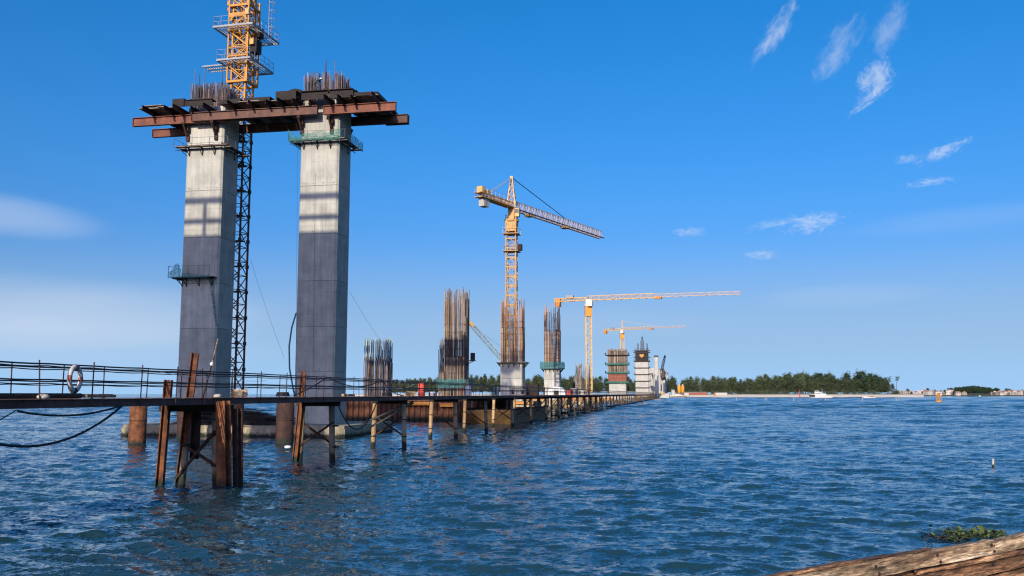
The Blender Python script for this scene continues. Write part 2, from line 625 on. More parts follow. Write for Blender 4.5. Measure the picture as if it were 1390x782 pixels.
M['house_roof'] = material('house_roof', (.36, .20, .15), (.42, .36, .32), rough=.85, scale=.03, bump=0, rand=.4, contrast=(.48, .52))
M['foam'] = material('foam', (.78, .80, .80), rough=.6, bump=0)
M['water_jet'] = material('water_jet', (.70, .76, .80), (.5, .6, .68), rough=.25, scale=3, bump=.2, alpha=(.35, .8), stretch=(3, 3, .5))
M['hull_dark'] = material('hull_dark', (.05, .04, .04), rough=.6, bump=0)
M['skin'] = material('skin', (.28, .16, .10), rough=.6, bump=0)


def person_material(name, shirt, trousers):
    m = bpy.data.materials.new(name)
    m.use_nodes = True
    nt = m.node_tree
    t = nt.nodes.new('ShaderNodeTexCoord')
    sp = nt.nodes.new('ShaderNodeSeparateXYZ')
    nt.links.new(t.outputs['Object'], sp.inputs[0])
    mr = nt.nodes.new('ShaderNodeMapRange')
    nt.links.new(sp.outputs[2], mr.inputs['Value'])
    mr.inputs['From Max'].default_value = 1.8
    r = nt.nodes.new('ShaderNodeValToRGB')
    r.color_ramp.interpolation = 'CONSTANT'
    e = r.color_ramp.elements
    e[0].position, e[0].color = 0, (.02, .02, .02, 1)
    e[1].position, e[1].color = .045, (*trousers, 1)
    for p, c in ((.53, shirt), (.83, (.28, .16, .10))):
        x = e.new(p)
        x.color = (*c, 1)
    nt.links.new(mr.outputs[0], r.inputs[0])
    nt.links.new(r.outputs[0], nt.nodes['Principled BSDF'].inputs['Base Color'])
    nt.nodes['Principled BSDF'].inputs['Roughness'].default_value = .8
    return m


def water_material():
    m = bpy.data.materials.new('sea_water')
    m.use_nodes = True
    nt = m.node_tree
    N, L = nt.nodes, nt.links
    b = N['Principled BSDF']
    b.inputs['Base Color'].default_value = (.012, .040, .052, 1)
    b.inputs['Roughness'].default_value = .05
    b.inputs['IOR'].default_value = 1.333
    g = N.new('ShaderNodeNewGeometry')
    acc = g.outputs['Normal']
    mp = N.new('ShaderNodeMapping')                 # wind lanes: calmer and rougher patches
    mp.inputs['Scale'].default_value = (1, 2.6, 1)
    mp.inputs['Rotation'].default_value = (0, 0, R(10))
    L.new(g.outputs['Position'], mp.inputs['Vector'])
    nl = N.new('ShaderNodeTexNoise')
    nl.inputs['Scale'].default_value = .035
    nl.inputs['Detail'].default_value = 4
    L.new(mp.outputs[0], nl.inputs['Vector'])
    lane = N.new('ShaderNodeMapRange')
    L.new(nl.outputs['Fac'], lane.inputs['Value'])
    lane.inputs['From Min'].default_value = .36
    lane.inputs['From Max'].default_value = .64
    lane.inputs['To Min'].default_value = .55
    lane.inputs['To Max'].default_value = 1.25
    # wind ripples: three octaves of random surface slope
    for sc, amp, stretch in ((.5, (.20, .34, 0), (1, 1.7, 1)), (2.2, (.60, .95, 0), (1, 1.8, 1)), (7.5, (.70, .95, 0), (1, 1.6, 1))):
        mp = N.new('ShaderNodeMapping')
        mp.inputs['Scale'].default_value = stretch
        mp.inputs['Rotation'].default_value = (0, 0, R(14))
        L.new(g.outputs['Position'], mp.inputs['Vector'])
        n = N.new('ShaderNodeTexNoise')
        n.inputs['Scale'].default_value = sc
        n.inputs['Detail'].default_value = 2.5
        n.inputs['Roughness'].default_value = .5
        n.inputs['Distortion'].default_value = .4
        L.new(mp.outputs[0], n.inputs['Vector'])
        v1 = N.new('ShaderNodeVectorMath')
        v1.operation = 'SUBTRACT'
        L.new(n.outputs['Color'], v1.inputs[0])
        v1.inputs[1].default_value = (.5, .5, .5)
        vs_ = N.new('ShaderNodeVectorMath')
        vs_.operation = 'SCALE'
        L.new(v1.outputs[0], vs_.inputs[0])
        L.new(lane.outputs[0], vs_.inputs['Scale'])
        v2 = N.new('ShaderNodeVectorMath')
        v2.operation = 'MULTIPLY_ADD'
        L.new(vs_.outputs[0], v2.inputs[0])
        v2.inputs[1].default_value = amp
        L.new(acc, v2.inputs[2])
        acc = v2.outputs[0]
    nm = N.new('ShaderNodeVectorMath')
    nm.operation = 'NORMALIZE'
    L.new(acc, nm.inputs[0])
    L.new(nm.outputs[0], b.inputs['Normal'])
    return m


# ================================================================ the sea
def build_water():
    rng = np.random.default_rng(3)
    nf = 760
    front = np.linspace(-R(43), R(43), nf)
    back = np.linspace(R(43), 2 * math.pi - R(43), 44)[1:-1]
    th = np.concatenate([front, back])
    dth = np.concatenate([np.full(nf, front[1] - front[0]), np.full(len(back), back[1] - back[0])])
    r = np.concatenate([np.geomspace(4, 2500, 1060), np.geomspace(2500, 60000, 30)[1:]])
    dr = np.gradient(r)
    Rr, Th = np.meshgrid(r, th, indexing='ij')
    X, Y = Rr * np.sin(Th), Rr * np.cos(Th)
    cell = np.maximum(dr[:, None] * .55, Rr * dth[None, :])
    Z, DX, DY = np.zeros_like(X), np.zeros_like(X), np.zeros_like(X)
    edge = np.clip((R(43) - np.abs(np.where(Th > math.pi, Th - 2 * math.pi, Th))) / R(4), 0, 1)
    edge = edge * np.clip((Rr - 4) / 1.0, 0, 1) * np.clip((2500 - Rr) / 900, 0, 1)
    wind = R(-112)                        # the way the waves run
    n = 90
    lam = np.exp(rng.uniform(math.log(.32), math.log(3.6), n))
    for i in range(n):
        l = lam[i]
        k = 2 * math.pi / l
        a = .0046 * l * rng.uniform(.5, 1.4) * (1 if l < 1.7 else .62)
        ang = wind + rng.normal(0, .45)
        cx, cy = math.cos(ang), math.sin(ang)
        w = np.clip((l / cell - 2.2) / 2.5, 0, 1) * edge * a
        ph = k * (X * cx + Y * cy) + rng.uniform(0, 6.283)
        s, c = np.sin(ph), np.cos(ph)
        Z += w * s
        DX += w * c * cx * .8
        DY += w * c * cy * .8
    # longer waves in the open channel, away from the sheltered near shore
    out = np.clip((Rr - 70) / 200, 0, 1) * edge
    for l in np.exp(rng.uniform(math.log(3.6), math.log(16), 34)):
        k = 2 * math.pi / l
        ang = wind + rng.normal(0, .45)
        cx, cy = math.cos(ang), math.sin(ang)
        w = np.clip((l / cell - 2.2) / 2.5, 0, 1) * out * .0066 * l * rng.uniform(.5, 1.4)
        ph = k * (X * cx + Y * cy) + rng.uniform(0, 6.283)
        Z += w * np.sin(ph)
    V = np.stack([X + DX, Y + DY, Z], -1).reshape(-1, 3)
    nr, nt = len(r), len(th)
    V = np.concatenate([V, [[0, 0, 0]]]).astype(np.float32)
    i = np.arange(nr - 1)[:, None] * nt
    j = np.arange(nt)[None, :]
    j2 = (j + 1) % nt
    quads = np.stack([i + j2, i + j, i + nt + j, i + nt + j2], -1).reshape(-1, 4)[:, ::-1]
    tris = np.stack([np.arange(nt), (np.arange(nt) + 1) % nt, np.full(nt, nr * nt)], -1)[:, ::-1]
    loops = np.concatenate([quads.ravel(), tris.ravel()]).astype(np.int32)
    me = bpy.data.meshes.new('water')
    me.vertices.add(len(V))
    me.vertices.foreach_set('co', V.ravel())
    me.loops.add(len(loops))
    me.loops.foreach_set('vertex_index', loops)
    nq, ntr = len(quads), len(tris)
    me.polygons.add(nq + ntr)
    st = np.concatenate([np.arange(nq) * 4, nq * 4 + np.arange(ntr) * 3]).astype(np.int32)
    me.polygons.foreach_set('loop_start', st)
    me.polygons.foreach_set('use_smooth', np.ones(nq + ntr, dtype=bool))
    me.update(calc_edges=True)
    me.validate()
    me.materials.append(water_material())
    o = put('water', me)
    o['kind'] = 'structure'
    return o


build_water()


# ================================================================ land across the water
SHORE = 1100
LZ = 3.2


def shore_pt(u, d, z):
    return ((u - 695) / 1250 * d, d, z)


def build_land():
    line = [(430, 1900), (520, 1650), (640, 1350), (760, 1180), (880, 1110), (905, 1095), (960, 1098), (1040, 1102), (1120, 1100),
            (1200, 1098), (1236, 1100), (1250, 1112)]
    b = MB()
    vs, fs = [], []
    for u, d in line:
        for dd, z in ((-6, -.4), (0, .0), (14, 1.6), (40, LZ)):
            vs.append(shore_pt(u, d + dd, z))
    for i in range(len(line) - 1):
        for k in range(3):
            a = i * 4 + k
            fs.append((a, a + 4, a + 5, a + 1))
    b.add(vs, fs)
    # spit closing on the far side of the point
    n = len(line)
    o = b.build('beach', M['sand'], smooth=True)
    o['kind'] = 'structure'
    b = MB()
    vs = [shore_pt(u, d + 40, LZ + .004) for u, d in line] + [shore_pt(u, d + 700, LZ + .5) for u, d in line]
    fs = [(i, i + 1, n + i + 1, n + i) for i in range(n - 1)]
    b.add(vs, fs)
    o = b.build('island', M['soil'])
    o['kind'] = 'structure'
    # the opposite shore with the town
    b = MB()
    line2 = [(1180, 1900), (1240, 1840), (1330, 1800), (1420, 1790), (1560, 1780), (1800, 1760)]
    n = len(line2)
    vs = []
    for u, d in line2:
        for dd, z in ((-8, -.4), (0, .3), (15, 2.0), (900, 5.0)):
            vs.append(shore_pt(u, d + dd, z))
    fs = [(i * 4 + k, i * 4 + 4 + k, i * 4 + 5 + k, i * 4 + 1 + k) for i in range(n - 1) for k in range(3)]
    b.add(vs, fs)
    o = b.build('far_shore', M['soil'], smooth=True)
    o['kind'] = 'structure'


build_land()


def tree_meshes(seed, h, spread, conical, leaf, nclump, per, lsize):
    """trunk with limbs and a crown of small leaf clumps"""
    rng = random.Random(seed)
    t = MB()
    lean = rng.uniform(-.04, .04)
    top = Vector((lean * h, rng.uniform(-.03, .03) * h, h * .93))
    t.tube([(0, 0, -.5), top * .5, top], [h * .016, h * .010, h * .002], 6)
    tips = []
    for i in range(nclump):
        f = rng.uniform(.16, 1.0) ** .85
        base = top * (f * .94)
        w = spread * ((1 - f) ** .75 * 1.05 + .10 if conical else math.sin(math.pi * min(1, .10 + f * .86)) ** .7)
        a = rng.uniform(0, 6.283)
        rr = w * rng.uniform(.35, 1.15)
        tip = base + Vector((math.cos(a) * rr, math.sin(a) * rr, rng.uniform(.0, .10) * h))
        tips.append((tip, f))
        if i % 3 == 0:
            t.tube([base, tip], [h * .005, h * .0015], 4, cap=False)
    c = MB()
    for tip, f in tips:
        cr = lsize * rng.uniform(.8, 1.7)
        for k in range(per):
            p = tip + Vector((rng.gauss(0, cr * .62), rng.gauss(0, cr * .62), rng.gauss(0, cr * .55)))
            d = Vector((rng.gauss(0, 1), rng.gauss(0, 1), rng.gauss(.5, 1))).normalized()
            e = d.orthogonal().normalized()
            e = (e * math.cos(k) + d.cross(e) * math.sin(k))
            s = lsize * rng.uniform(.35, .75)
            c.add([p - d * s, p + e * s * .42, p + d * s, p - e * s * .42], [(0, 1, 2, 3)])
    return t.mesh('trunk', M['bark']), c.mesh('crown', leaf)


CONE = [tree_meshes(i, 20, 3.3, True, M['leaf'], 70, 10, 1.1) for i in range(5)]
BROAD = [tree_meshes(20 + i, 22, 7.0, False, M['leaf_dark'], 110, 12, 1.5) for i in range(4)]
SHRUB = [tree_meshes(40 + i, 8, 3.6, False, M['leaf'], 34, 10, .95) for i in range(2)]


def tree(name, meshes, loc, s, sz, label, group, rot):
    o = thing(name, label, 'tree', loc, rot, group)
    o.scale = (s, s, sz)
    put('trunk', meshes[0], o)
    put('crown', meshes[1], o)
    return o


def merged_trees(items, name, label, leaf):
    vs, fs, off = [], [], 0
    for (meshes, loc, s, sz, rot) in items:
        me = meshes[1]
        n = len(me.vertices)
        co = np.empty(n * 3, np.float32)
        me.vertices.foreach_get('co', co)
        co = co.reshape(-1, 3)
        c, sn = math.cos(rot), math.sin(rot)
        x = (co[:, 0] * c - co[:, 1] * sn) * s + loc[0]
        y = (co[:, 0] * sn + co[:, 1] * c) * s + loc[1]
        z = co[:, 2] * sz + loc[2]
        vs.append(np.stack([x, y, z], -1))
        fs.append(np.arange(n).reshape(-1, 4) + off)
        off += n
    V, F = np.concatenate(vs), np.concatenate(fs)
    me = bpy.data.meshes.new(name)
    me.vertices.add(len(V))
    me.vertices.foreach_set('co', V.ravel())
    me.loops.add(F.size)
    me.loops.foreach_set('vertex_index', F.ravel().astype(np.int32))
    me.polygons.add(len(F))
    me.polygons.foreach_set('loop_start', (np.arange(len(F)) * 4).astype(np.int32))
    me.update(calc_edges=True)
    me.materials.append(leaf)
    return tag(put(name, me), label, 'trees', kind='stuff')


def shore_depth(u):
    pts = [(430, 1900), (520, 1650), (640, 1350), (760, 1180), (880, 1110), (905, 1100), (1250, 1105)]
    for (a, da), (b2, db) in zip(pts, pts[1:]):
        if a <= u <= b2:
            return da + (db - da) * (u - a) / (b2 - a)
    return 1105


def build_trees():
    rng = random.Random(11)

    def top_v(u):          # the height of the treeline along the shore
        pts = [(530, 519), (600, 514), (650, 512), (720, 511), (800, 513), (900, 514), (960, 514), (1010, 513), (1060, 509), (1110, 507), (1150, 510)]
        for (a, va), (b2, vb) in zip(pts, pts[1:]):
            if a <= u <= b2:
                return va + (vb - va) * (u - a) / (b2 - a)
        return 511
    # front row: single trees
    u = 926
    while u < 1092:
        d = shore_depth(u) + 48 + rng.uniform(0, 14)
        h = (535 - top_v(u) + rng.uniform(-7, 3.0)) * d / 1250 + CAM_H - LZ
        s = h / 20
        tree('casuarina_tree', CONE[rng.randrange(5)], shore_pt(u, d, LZ), s * rng.uniform(1.0, 1.5), s,
             'slim grey-green casuarina in the front row behind the pale beach', 'casuarinas along the beach', rng.uniform(0, 6))
        u += rng.uniform(2.6, 4.6)
    # taller dark trees towards the point: (u, top v, scale width)
    tall = [(1068, 509, 1.0), (1082, 507, .9), (1099, 510, .9), (1108, 505.5, 1.05), (1120, 508, .9), (1129, 509, .8),
            (1146, 505, .95), (1139, 515, .9), (1162, 508, 1.0), (1169, 502.5, 1.2), (1178, 506, 1.1), (1187, 507.5, 1.1), (1193, 511, .9), (1201, 516, .8),
            (1208, 520, .62)]
    lab = {1146: 'dark tree with a lone thin crest rising beside the gap in the treeline',
           1169: 'tallest broad dark tree near the end of the wooded point',
           1208: 'small dark tree, last one at the tip of the wooded point'}
    for (u, v, w) in tall:
        d = shore_depth(u) + 50 + rng.uniform(0, 22)
        h = (535 - v) * d / 1250 + CAM_H - LZ
        s = h / 22.5
        tree('broad_tree', BROAD[rng.randrange(4)], shore_pt(u, d, LZ), s * w * .92, s,
             lab.get(u, 'tall dark green tree in the high clump on the wooded point'), 'tall dark trees on the point', rng.uniform(0, 6))
    # a thin half bare tree at the tip
    for (u, v) in ((1206, 513), (1213, 512)):
        d = 1152
        p = Vector(shore_pt(u, d, LZ))
        h = (535 - v) * d / 1250 + CAM_H - LZ
        o = thing('bare_tree', 'thin half-bare tree at the tip of the point, %s' % ('left of the two' if u < 1210 else 'bent outwards over the houses'), 'tree', p)
        t = MB()
        lx = -1.0 if u < 1210 else 3.2
        t.tube([(0, 0, -.5), (lx * .25, 0, h * .5), (lx, 0, h)], [.38, .26, .12], 6)
        for k in range(7):
            f = rng.uniform(.55, 1)
            a = rng.uniform(0, 6.28)
            t.tube([(lx * f * f, 0, h * f), (lx * f * f + math.cos(a) * 2.2, math.sin(a) * 2.2, h * f + 1.6)], [.12, .05], 4)
        t.build('trunk', M['bark'], o)
        c = MB()
        for k in range(60):
            f = rng.uniform(.78, 1.02)
            q = Vector((lx * f * f + rng.gauss(0, 1.3), rng.gauss(0, 1.3), h * f + rng.gauss(.3, .8)))
            e = Vector((rng.gauss(0, 1), rng.gauss(0, 1), rng.gauss(0, 1))).normalized()
            g = e.orthogonal()
            c.add([q - e * .7, q + g * .4, q + e * .7, q - g * .4], [(0, 1, 2, 3)])
        c.build('crown', M['leaf_dark'], o)
    # undergrowth along the sand
    items = []
    for i in range(120):
        u = rng.uniform(916, 1216)
        items.append((SHRUB[i % 2], shore_pt(u, shore_depth(u) + rng.uniform(38, 47), LZ - .3), rng.uniform(.5, 1.0), rng.uniform(.45, .9), rng.uniform(0, 6)))
    merged_trees(items, 'undergrowth', 'low scrub lining the back of the pale beach', M['leaf'])
    # the wood behind, one mass
    items = []
    for i in range(860):
        u = rng.uniform(528, 915) if i < 640 else rng.uniform(905, 1205)
        d = shore_depth(u) + rng.uniform(60, 130)
        v = top_v(min(u, 1149)) + rng.triangular(-5.5, 11, 6) + (4 if u > 1130 else 0)
        if 1131 < u < 1140:
            v += 5
        h = (535 - v) * d / 1250 + CAM_H - LZ
        items.append((CONE[i % 5], shore_pt(u, d, LZ), h / 20 * rng.uniform(.75, 1.25), h / 20, rng.uniform(0, 6)))
    for i in range(260):
        u = rng.uniform(922, 1200)
        d = shore_depth(u) + rng.uniform(44, 62)
        v = top_v(min(u, 1149)) + rng.uniform(4, 13)
        h = (535 - v) * d / 1250 + CAM_H - LZ
        items.append((CONE[i % 5], shore_pt(u, d, LZ), h / 20 * rng.uniform(1.2, 1.8), h / 20, rng.uniform(0, 6)))
    merged_trees(items, 'wood', 'far green casuarina wood behind the trestle and the beach', M['leaf'])
    # wooded hill behind the town
    items = []
    for i in range(230):
        u = rng.choice((rng.uniform(1290, 1352), rng.uniform(1225, 1480), rng.gauss(1316, 16)))
        d = rng.choice((1835, 1930)) + rng.uniform(0, 60)
        v = 527.5 - 3.0 * math.exp(-((u - 1316) / 22) ** 2) + rng.uniform(-1, 2)
        h = (535 - v) * d / 1250 * (rng.uniform(.35, .8) if d < 1900 and abs(u - 1316) > 22 else 1)
        items.append((BROAD[i % 4], shore_pt(u, d, 3), h / 20, h / 22, rng.uniform(0, 6)))
    merged_trees(items, 'distant_trees', 'dark hazy trees behind the far town', M['leaf_dark'])


build_trees()


def build_town():
    rng = random.Random(5)
    spots = []
    u = 1216
    while u < 1400:
        if not (1300 < u < 1338) or rng.random() < .3:
            spots.append((u, rng.uniform(0, 60)))
        u += rng.uniform(4.0, 8.5)
    spots += [(u, 70 + rng.uniform(0, 20)) for u in (1222, 1233, 1244, 1252, 1263, 1276, 1284, 1293, 1352, 1361, 1370, 1380, 1388)]
    for i, (u, back) in enumerate(spots):
        d = 1845 - (u - 1216) * .25 + back
        w, dp, h = rng.uniform(6, 14), rng.uniform(7, 11), rng.choice((3.2, 3.8, 4.5, 6.0)) + back * .04
        p = shore_pt(u, d, 1.9 + back * .003)
        gable = rng.random() < .6
        o = thing('house', 'pale %s house on the far shore' % ('red-roofed' if gable else 'flat-roofed'), 'house', p, rng.uniform(-.3, .3),
                  'gabled houses on the far shore' if gable else 'flat-roofed houses on the far shore')
        b = MB()
        b.box((0, 0, h / 2 - .4), (w, dp, h + .8))
        wall = b.build('wall', M['house_wall'], o)
        r = MB()
        if gable:
            e = .5
            r.add([(-w / 2 - e, -dp / 2 - e, h), (w / 2 + e, -dp / 2 - e, h), (w / 2 + e, dp / 2 + e, h), (-w / 2 - e, dp / 2 + e, h),
                   (-w / 2 - e, 0, h + 2.4), (w / 2 + e, 0, h + 2.4)], [(0, 1, 5, 4), (2, 3, 4, 5), (0, 4, 3), (1, 2, 5), (3, 2, 1, 0)])
        else:
            r.box((0, 0, h + .55), (w + .5, dp + .5, .3))
            r.box((w * .2, 0, h + 1.7), (w * .3, dp * .4, 2.0))
        r.build('roof', M['house_roof'], o)
        for k in range(2):
            g = MB()
            g.box(((k - .5) * w * .5, -dp / 2 - .03, h * .55), (1.5, .12, 1.5))
            g.build('window', M['glass_dark'], o)


build_town()


# ================================================================ piers of the bridge
def chamfered(w, d, c):
    x, y = w / 2, d / 2
    return [(-x + c, -y), (x - c, -y), (x, -y + c), (x, y - c), (x - c, y), (-x + c, y), (-x, y - c), (-x, -y + c)]


def rebar_bars(b, w, d, z0, z1, step, th, rng, ragged=1.0, layers=2, lean=.02, jitter=.03):
    for l in range(layers):
        ww, dd = w - l * .5, d - l * .5
        per = []
        nx, ny = max(2, int(ww / step)), max(2, int(dd / step))
        for i in range(nx + 1):
            per += [(-ww / 2 + ww * i / nx, -dd / 2), (-ww / 2 + ww * i / nx, dd / 2)]
        for i in range(1, ny):
            per += [(-ww / 2, -dd / 2 + dd * i / ny), (ww / 2, -dd / 2 + dd * i / ny)]
        for (x, y) in per:
            x += rng.gauss(0, jitter)
            y += rng.gauss(0, jitter)
            top = z1 - abs(rng.gauss(0, ragged)) * (1 if rng.random() < .8 else 2.2)
            b.bar((x, y, z0), (x + rng.gauss(0, lean) * (top - z0) * .25, y + rng.gauss(0, lean) * (top - z0) * .25, top), th)


def hoops(b, w, d, zs, th):
    for z in zs:
        for sy in (-1, 1):
            b.bar((-w / 2, sy * d / 2, z), (w / 2, sy * d / 2, z), th)
        for sx in (-1, 1):
            b.bar((sx * w / 2, -d / 2, z), (sx * w / 2, d / 2, z), th)


PW, PD = 3.82, 3.25
LIFTS = [1.0, 5.72, 9.85, 14.1, 18.5, 23.05, 27.5, 31.3]


def build_pier(x, label, rb_label, seed):
    rng = random.Random(seed)
    o = thing('bridge_pier', label, 'pier', OP + PX * x, RZ, 'finished twin piers')
    for i, (z0, z1) in enumerate(zip(LIFTS, LIFTS[1:])):
        b = MB()
        b.prism(chamfered(PW, PD, .16), z0 + .02, z1 - .02)
        b.build('shaft_lift', M['concrete'], o)
    b = MB()
    b.prism(chamfered(PW - .06, PD - .06, .16), .9, 31.2)
    b.build('shaft_core', M['concrete_joint'], o)
    # tie-rod holes left by the formwork
    b = MB()
    for z in LIFTS[1:-1]:
        for k in range(4):
            b.box((-PW / 2 + .45 + k * .97, -PD / 2 - .008, z + .22), (.06, .02, .06))
    stuff(b.build('tie_holes', M['steel_dark'], o))
    b = MB()
    rebar_bars(b, PW - .25, PD - .25, 31.1, 33.9 if x < 0 else 34.2, .13, .045, rng, .40, 3, .05, .04)
    for k in range(4):
        px = rng.uniform(-1.7, 1.8)
        b.bar((px, -1.2, 31.1), (px + rng.uniform(-.1, .1), -1.2, 35.0 + rng.uniform(-.6, 1.0) * (1 if x > 0 else .6)), .05)
    stuff(b.build('starter_bars', M['rebar_purple'], o))
    b = MB()
    hoops(b, PW - .2, PD - .2, (31.7, 32.2), .03)
    stuff(b.build('starter_hoops', M['rebar_purple'], o))
    return o


build_pier(-5.85, 'tall grey concrete pier beside the yellow crane mast, with a small platform halfway up', '', 1)
build_pier(5.85, 'tall grey concrete pier with a green-netted collar, right-hand one of the finished pair', '', 2)

# pile cap under the pair
cap = thing('pile_cap', 'long low weathered concrete pile cap under the twin piers', 'pile cap', OP, RZ)
b = MB()
b.prism(chamfered(21, 14, .35), -1.2, .72)
b.build('slab', M['cap_concrete'], cap)
b = MB()
b.prism(chamfered(20.8, 13.8, .35), .725, 1.0)
b.build('coping', M['cap_concrete'], cap)
cap.location = OP + AX * .8

# ---------------------------------------------------------------- work platforms fixed round the pier shafts
def bracket_mesh():
    b = MB()
    b.bar((0, 0, 0), (0, -.85, 0), .07, .09)
    b.bar((0, -.02, -.75), (0, -.02, 0), .07, .08)
    b.bar((0, -.03, -.72), (0, -.8, -.05), .05)
    return b.mesh('bracket', M['steel_dark'])


BRK = bracket_mesh()


def collar(x, z, label, net, seed):
    rng = random.Random(seed)
    o = thing('work_platform', label, 'platform', OP + PX * x + Vector((0, 0, z)), RZ)
    hx, hy = PW / 2, PD / 2
    for (px, py, r) in [(-1.55, -hy, 0), (-.2, -hy, 0), (1.1, -hy, 0), (hx, -1.0, R(90)), (hx, .6, R(90)), (-hx, -1, R(-90)), (-hx, .6, R(-90)), (0, hy, R(180))]:
        put('bracket', BRK, o, (px, py, 0), r)
    for (cx, cy, sx, sy) in ((0, -hy - .45, PW + 1.7, .6), (0, hy + .45, PW + 1.7, .6), (-hx - .48, 0, .6, PD), (hx + .48, 0, .6, PD)):
        b = MB()
        b.box((cx, cy, .07), (sx, sy, .05))
        b.build('plank', M['plywood'], o)
    # crossed tie bars clamped to the face
    b = MB()
    for dz in (-.1, .32):
        b.bar((-hx - 1.1, -hy - .06, dz), (hx + .5, -hy - .06, dz), .05)
        b.bar((hx + .06, -hy - .5, dz), (hx + .06, hy + 1.0, dz), .05)
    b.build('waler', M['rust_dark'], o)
    b = MB()
    for (x0, y0, x1, y1) in ((-hx - .85, -hy - .8, hx + .85, -hy - .8), (hx + .85, -hy - .8, hx + .85, hy + .8), (-hx - .85, -hy - .8, -hx - .85, hy + .8)):
        for k in range(4):
            px, py = x0 + (x1 - x0) * k / 3, y0 + (y1 - y0) * k / 3
            b.bar((px, py, 0), (px + rng.gauss(0, .03), py, .85), .03)
        b.bar((x0, y0, .85), (x1, y1, .85), .025)
    b.build('guard_rail', M['wire'], o)
    if net:
        b = MB()
        n = 14
        for (x0, y0, x1, y1) in ((-hx - .9, -hy - .82, hx + .5, -hy - .84), (hx + .9, -hy - .8, hx + .9, hy + .8), (-hx - .9, hy + .6, -hx - .9, -hy - .82)):
            vs = []
            for k in range(n + 1):
                f = k / n
                px, py = x0 + (x1 - x0) * f, y0 + (y1 - y0) * f
                vs += [(px, py, -.1 + rng.gauss(0, .05)), (px + rng.gauss(0, .05), py + rng.gauss(0, .05), .35), (px, py, .85 - .25 * math.sin(f * math.pi * 2) ** 2 + rng.gauss(0, .12))]
            b.add(vs, [(3 * k + j, 3 * k + 3 + j, 3 * k + 4 + j, 3 * k + 1 + j) for k in range(n) for j in range(2)])
        b.build('safety_net', M['net_green'], o)
    return o


collar(-5.85, 27.2, 'bare work platform with brackets and bars round the upper shaft beside the crane', False, 3)
collar(5.85, 27.25, 'work platform draped in green netting round the right pier shaft below the beams', True, 4)

# half platform low on the pier beside the crane
o = thing('work_platform', 'short dark ledge platform with green net on the left pier, halfway up', 'platform', OP + PX * -5.85 + Vector((0, 0, 14.55)), RZ)
for px in (-1.75, -1.3, .0, 1.3):
    put('bracket', BRK, o, (px, -PD / 2, 0), 0)
put('bracket', BRK, o, (-PW / 2, -.9, 0), R(-90))
for (cx, cy, sx, sy) in ((-.35, -PD / 2 - .45, PW + .5, .75), (-PW / 2 - .5, -.1, .8, PD)):
    b = MB()
    b.box((cx, cy, .07), (sx, sy, .06))
    b.build('plank', M['steel_dark'], o)
b = MB()
for (x0, y0, x1, y1) in ((-PW / 2 - .85, -PD / 2 - .82, 1.4, -PD / 2 - .82), (-PW / 2 - .88, -PD / 2 - .8, -PW / 2 - .88, PD / 2)):
    for k in range(5):
        b.bar((x0 + (x1 - x0) * k / 4, y0 + (y1 - y0) * k / 4, 0), (x0 + (x1 - x0) * k / 4, y0 + (y1 - y0) * k / 4, 1.15), .025)
    b.bar((x0, y0, 1.15), (x1, y1, 1.15), .022)
b.build('guard_rail', M['wire'], o)
b = MB()
rng = random.Random(8)
vs = []
for k in range(13):
    f = k / 12
    px = -PW / 2 - .86 + f * (PW + .4)
    vs += [(px, -PD / 2 - .83, 0), (px, -PD / 2 - .84, (1.3 if 1 < k < 4 else .55 - .3 * f) + rng.gauss(0, .06))]
b.add(vs, [(2 * k, 2 * k + 2, 2 * k + 3, 2 * k + 1) for k in range(12)])
b.build('safety_net', M['net_green'], o)
b = MB()
vs = []
for k in range(15):
    f = k / 14
    x0 = 1.15 + .75 * f ** 1.4
    vs += [(x0, -PD / 2 - .12 - .05 * math.sin(f * 9), -.05 - 4.5 * f), (x0 + .42 - .25 * f, -PD / 2 - .10, -.05 - 4.5 * f)]
b.add(vs, [(2 * k, 2 * k + 2, 2 * k + 3, 2 * k + 1) for k in range(14)])
b.build('hanging_net', M['net_green'], o)

# ---------------------------------------------------------------- falsework across the pier heads
fw = thing('falsework', 'rusty steel beam falsework laid across the heads of the twin piers', 'falsework', OP, RZ)
ZB, ZT = 29.55, 30.40
for (x0, x1, y, mat, dz) in ((-13.2, -1.0, -2.15, 'beam_red', 0), (-6.75, 6.0, -2.62, 'beam_brown', 0.03), (6.4, 13.45, -2.2, 'beam_red', .08),
                             (-13.8, -6.2, 2.2, 'beam_red', .15), (-6.1, 6.8, 2.35, 'beam_brown', .15), (6.9, 13.25, 2.2, 'beam_brown', .25),
                             (10.9, 13.22, 2.65, 'beam_red', .25)):
    b = MB()
    b.ibeam((x0, y, (ZB + ZT) / 2 + dz), (x1, y, (ZB + ZT) / 2 + dz), .36, ZT - ZB, .05, .05, ribs=0)
    for k in (0, 1):
        xx = x0 + .03 if k == 0 else x1 - .03
        b.box((xx, y, (ZB + ZT) / 2 + dz), (.03, .34, ZT - ZB - .12))
    b.build('main_beam', M[mat], fw)
rng = random.Random(21)
for i, x in enumerate((-11.0, -8.95, -7.9, -6.6, -4.9, -2.3, -.4, 1.3, 2.6, 3.9, 5.3, 7.2, 8.4, 9.55, 11.7)):
    y0 = -4.0 if x not in (-6.6, 5.3) else -3.4
    b = MB()
    b.ibeam((x, y0 + rng.uniform(-.3, .3), ZT + .32), (x, 3.7 + rng.uniform(-.4, .4), ZT + .32), .22, .4, .03, .03)
    b.build('cross_beam', M['beam_brown'] if i % 4 == 2 else M['steel_dark'], fw)
# soffit boards on the cross beams
for i in range(23):
    x = -11.6 + i * 1.05
    if -7.6 < x < -4.2 or 4.1 < x < 7.5:
        continue
    b = MB()
    b.box((x, .2 + rng.uniform(-.2, .2), ZT + .57 + rng.uniform(0, .05)), (1.02, 6.6 + rng.uniform(-.6, .4), .06))
    b.build('soffit_board', M['plywood'], fw)
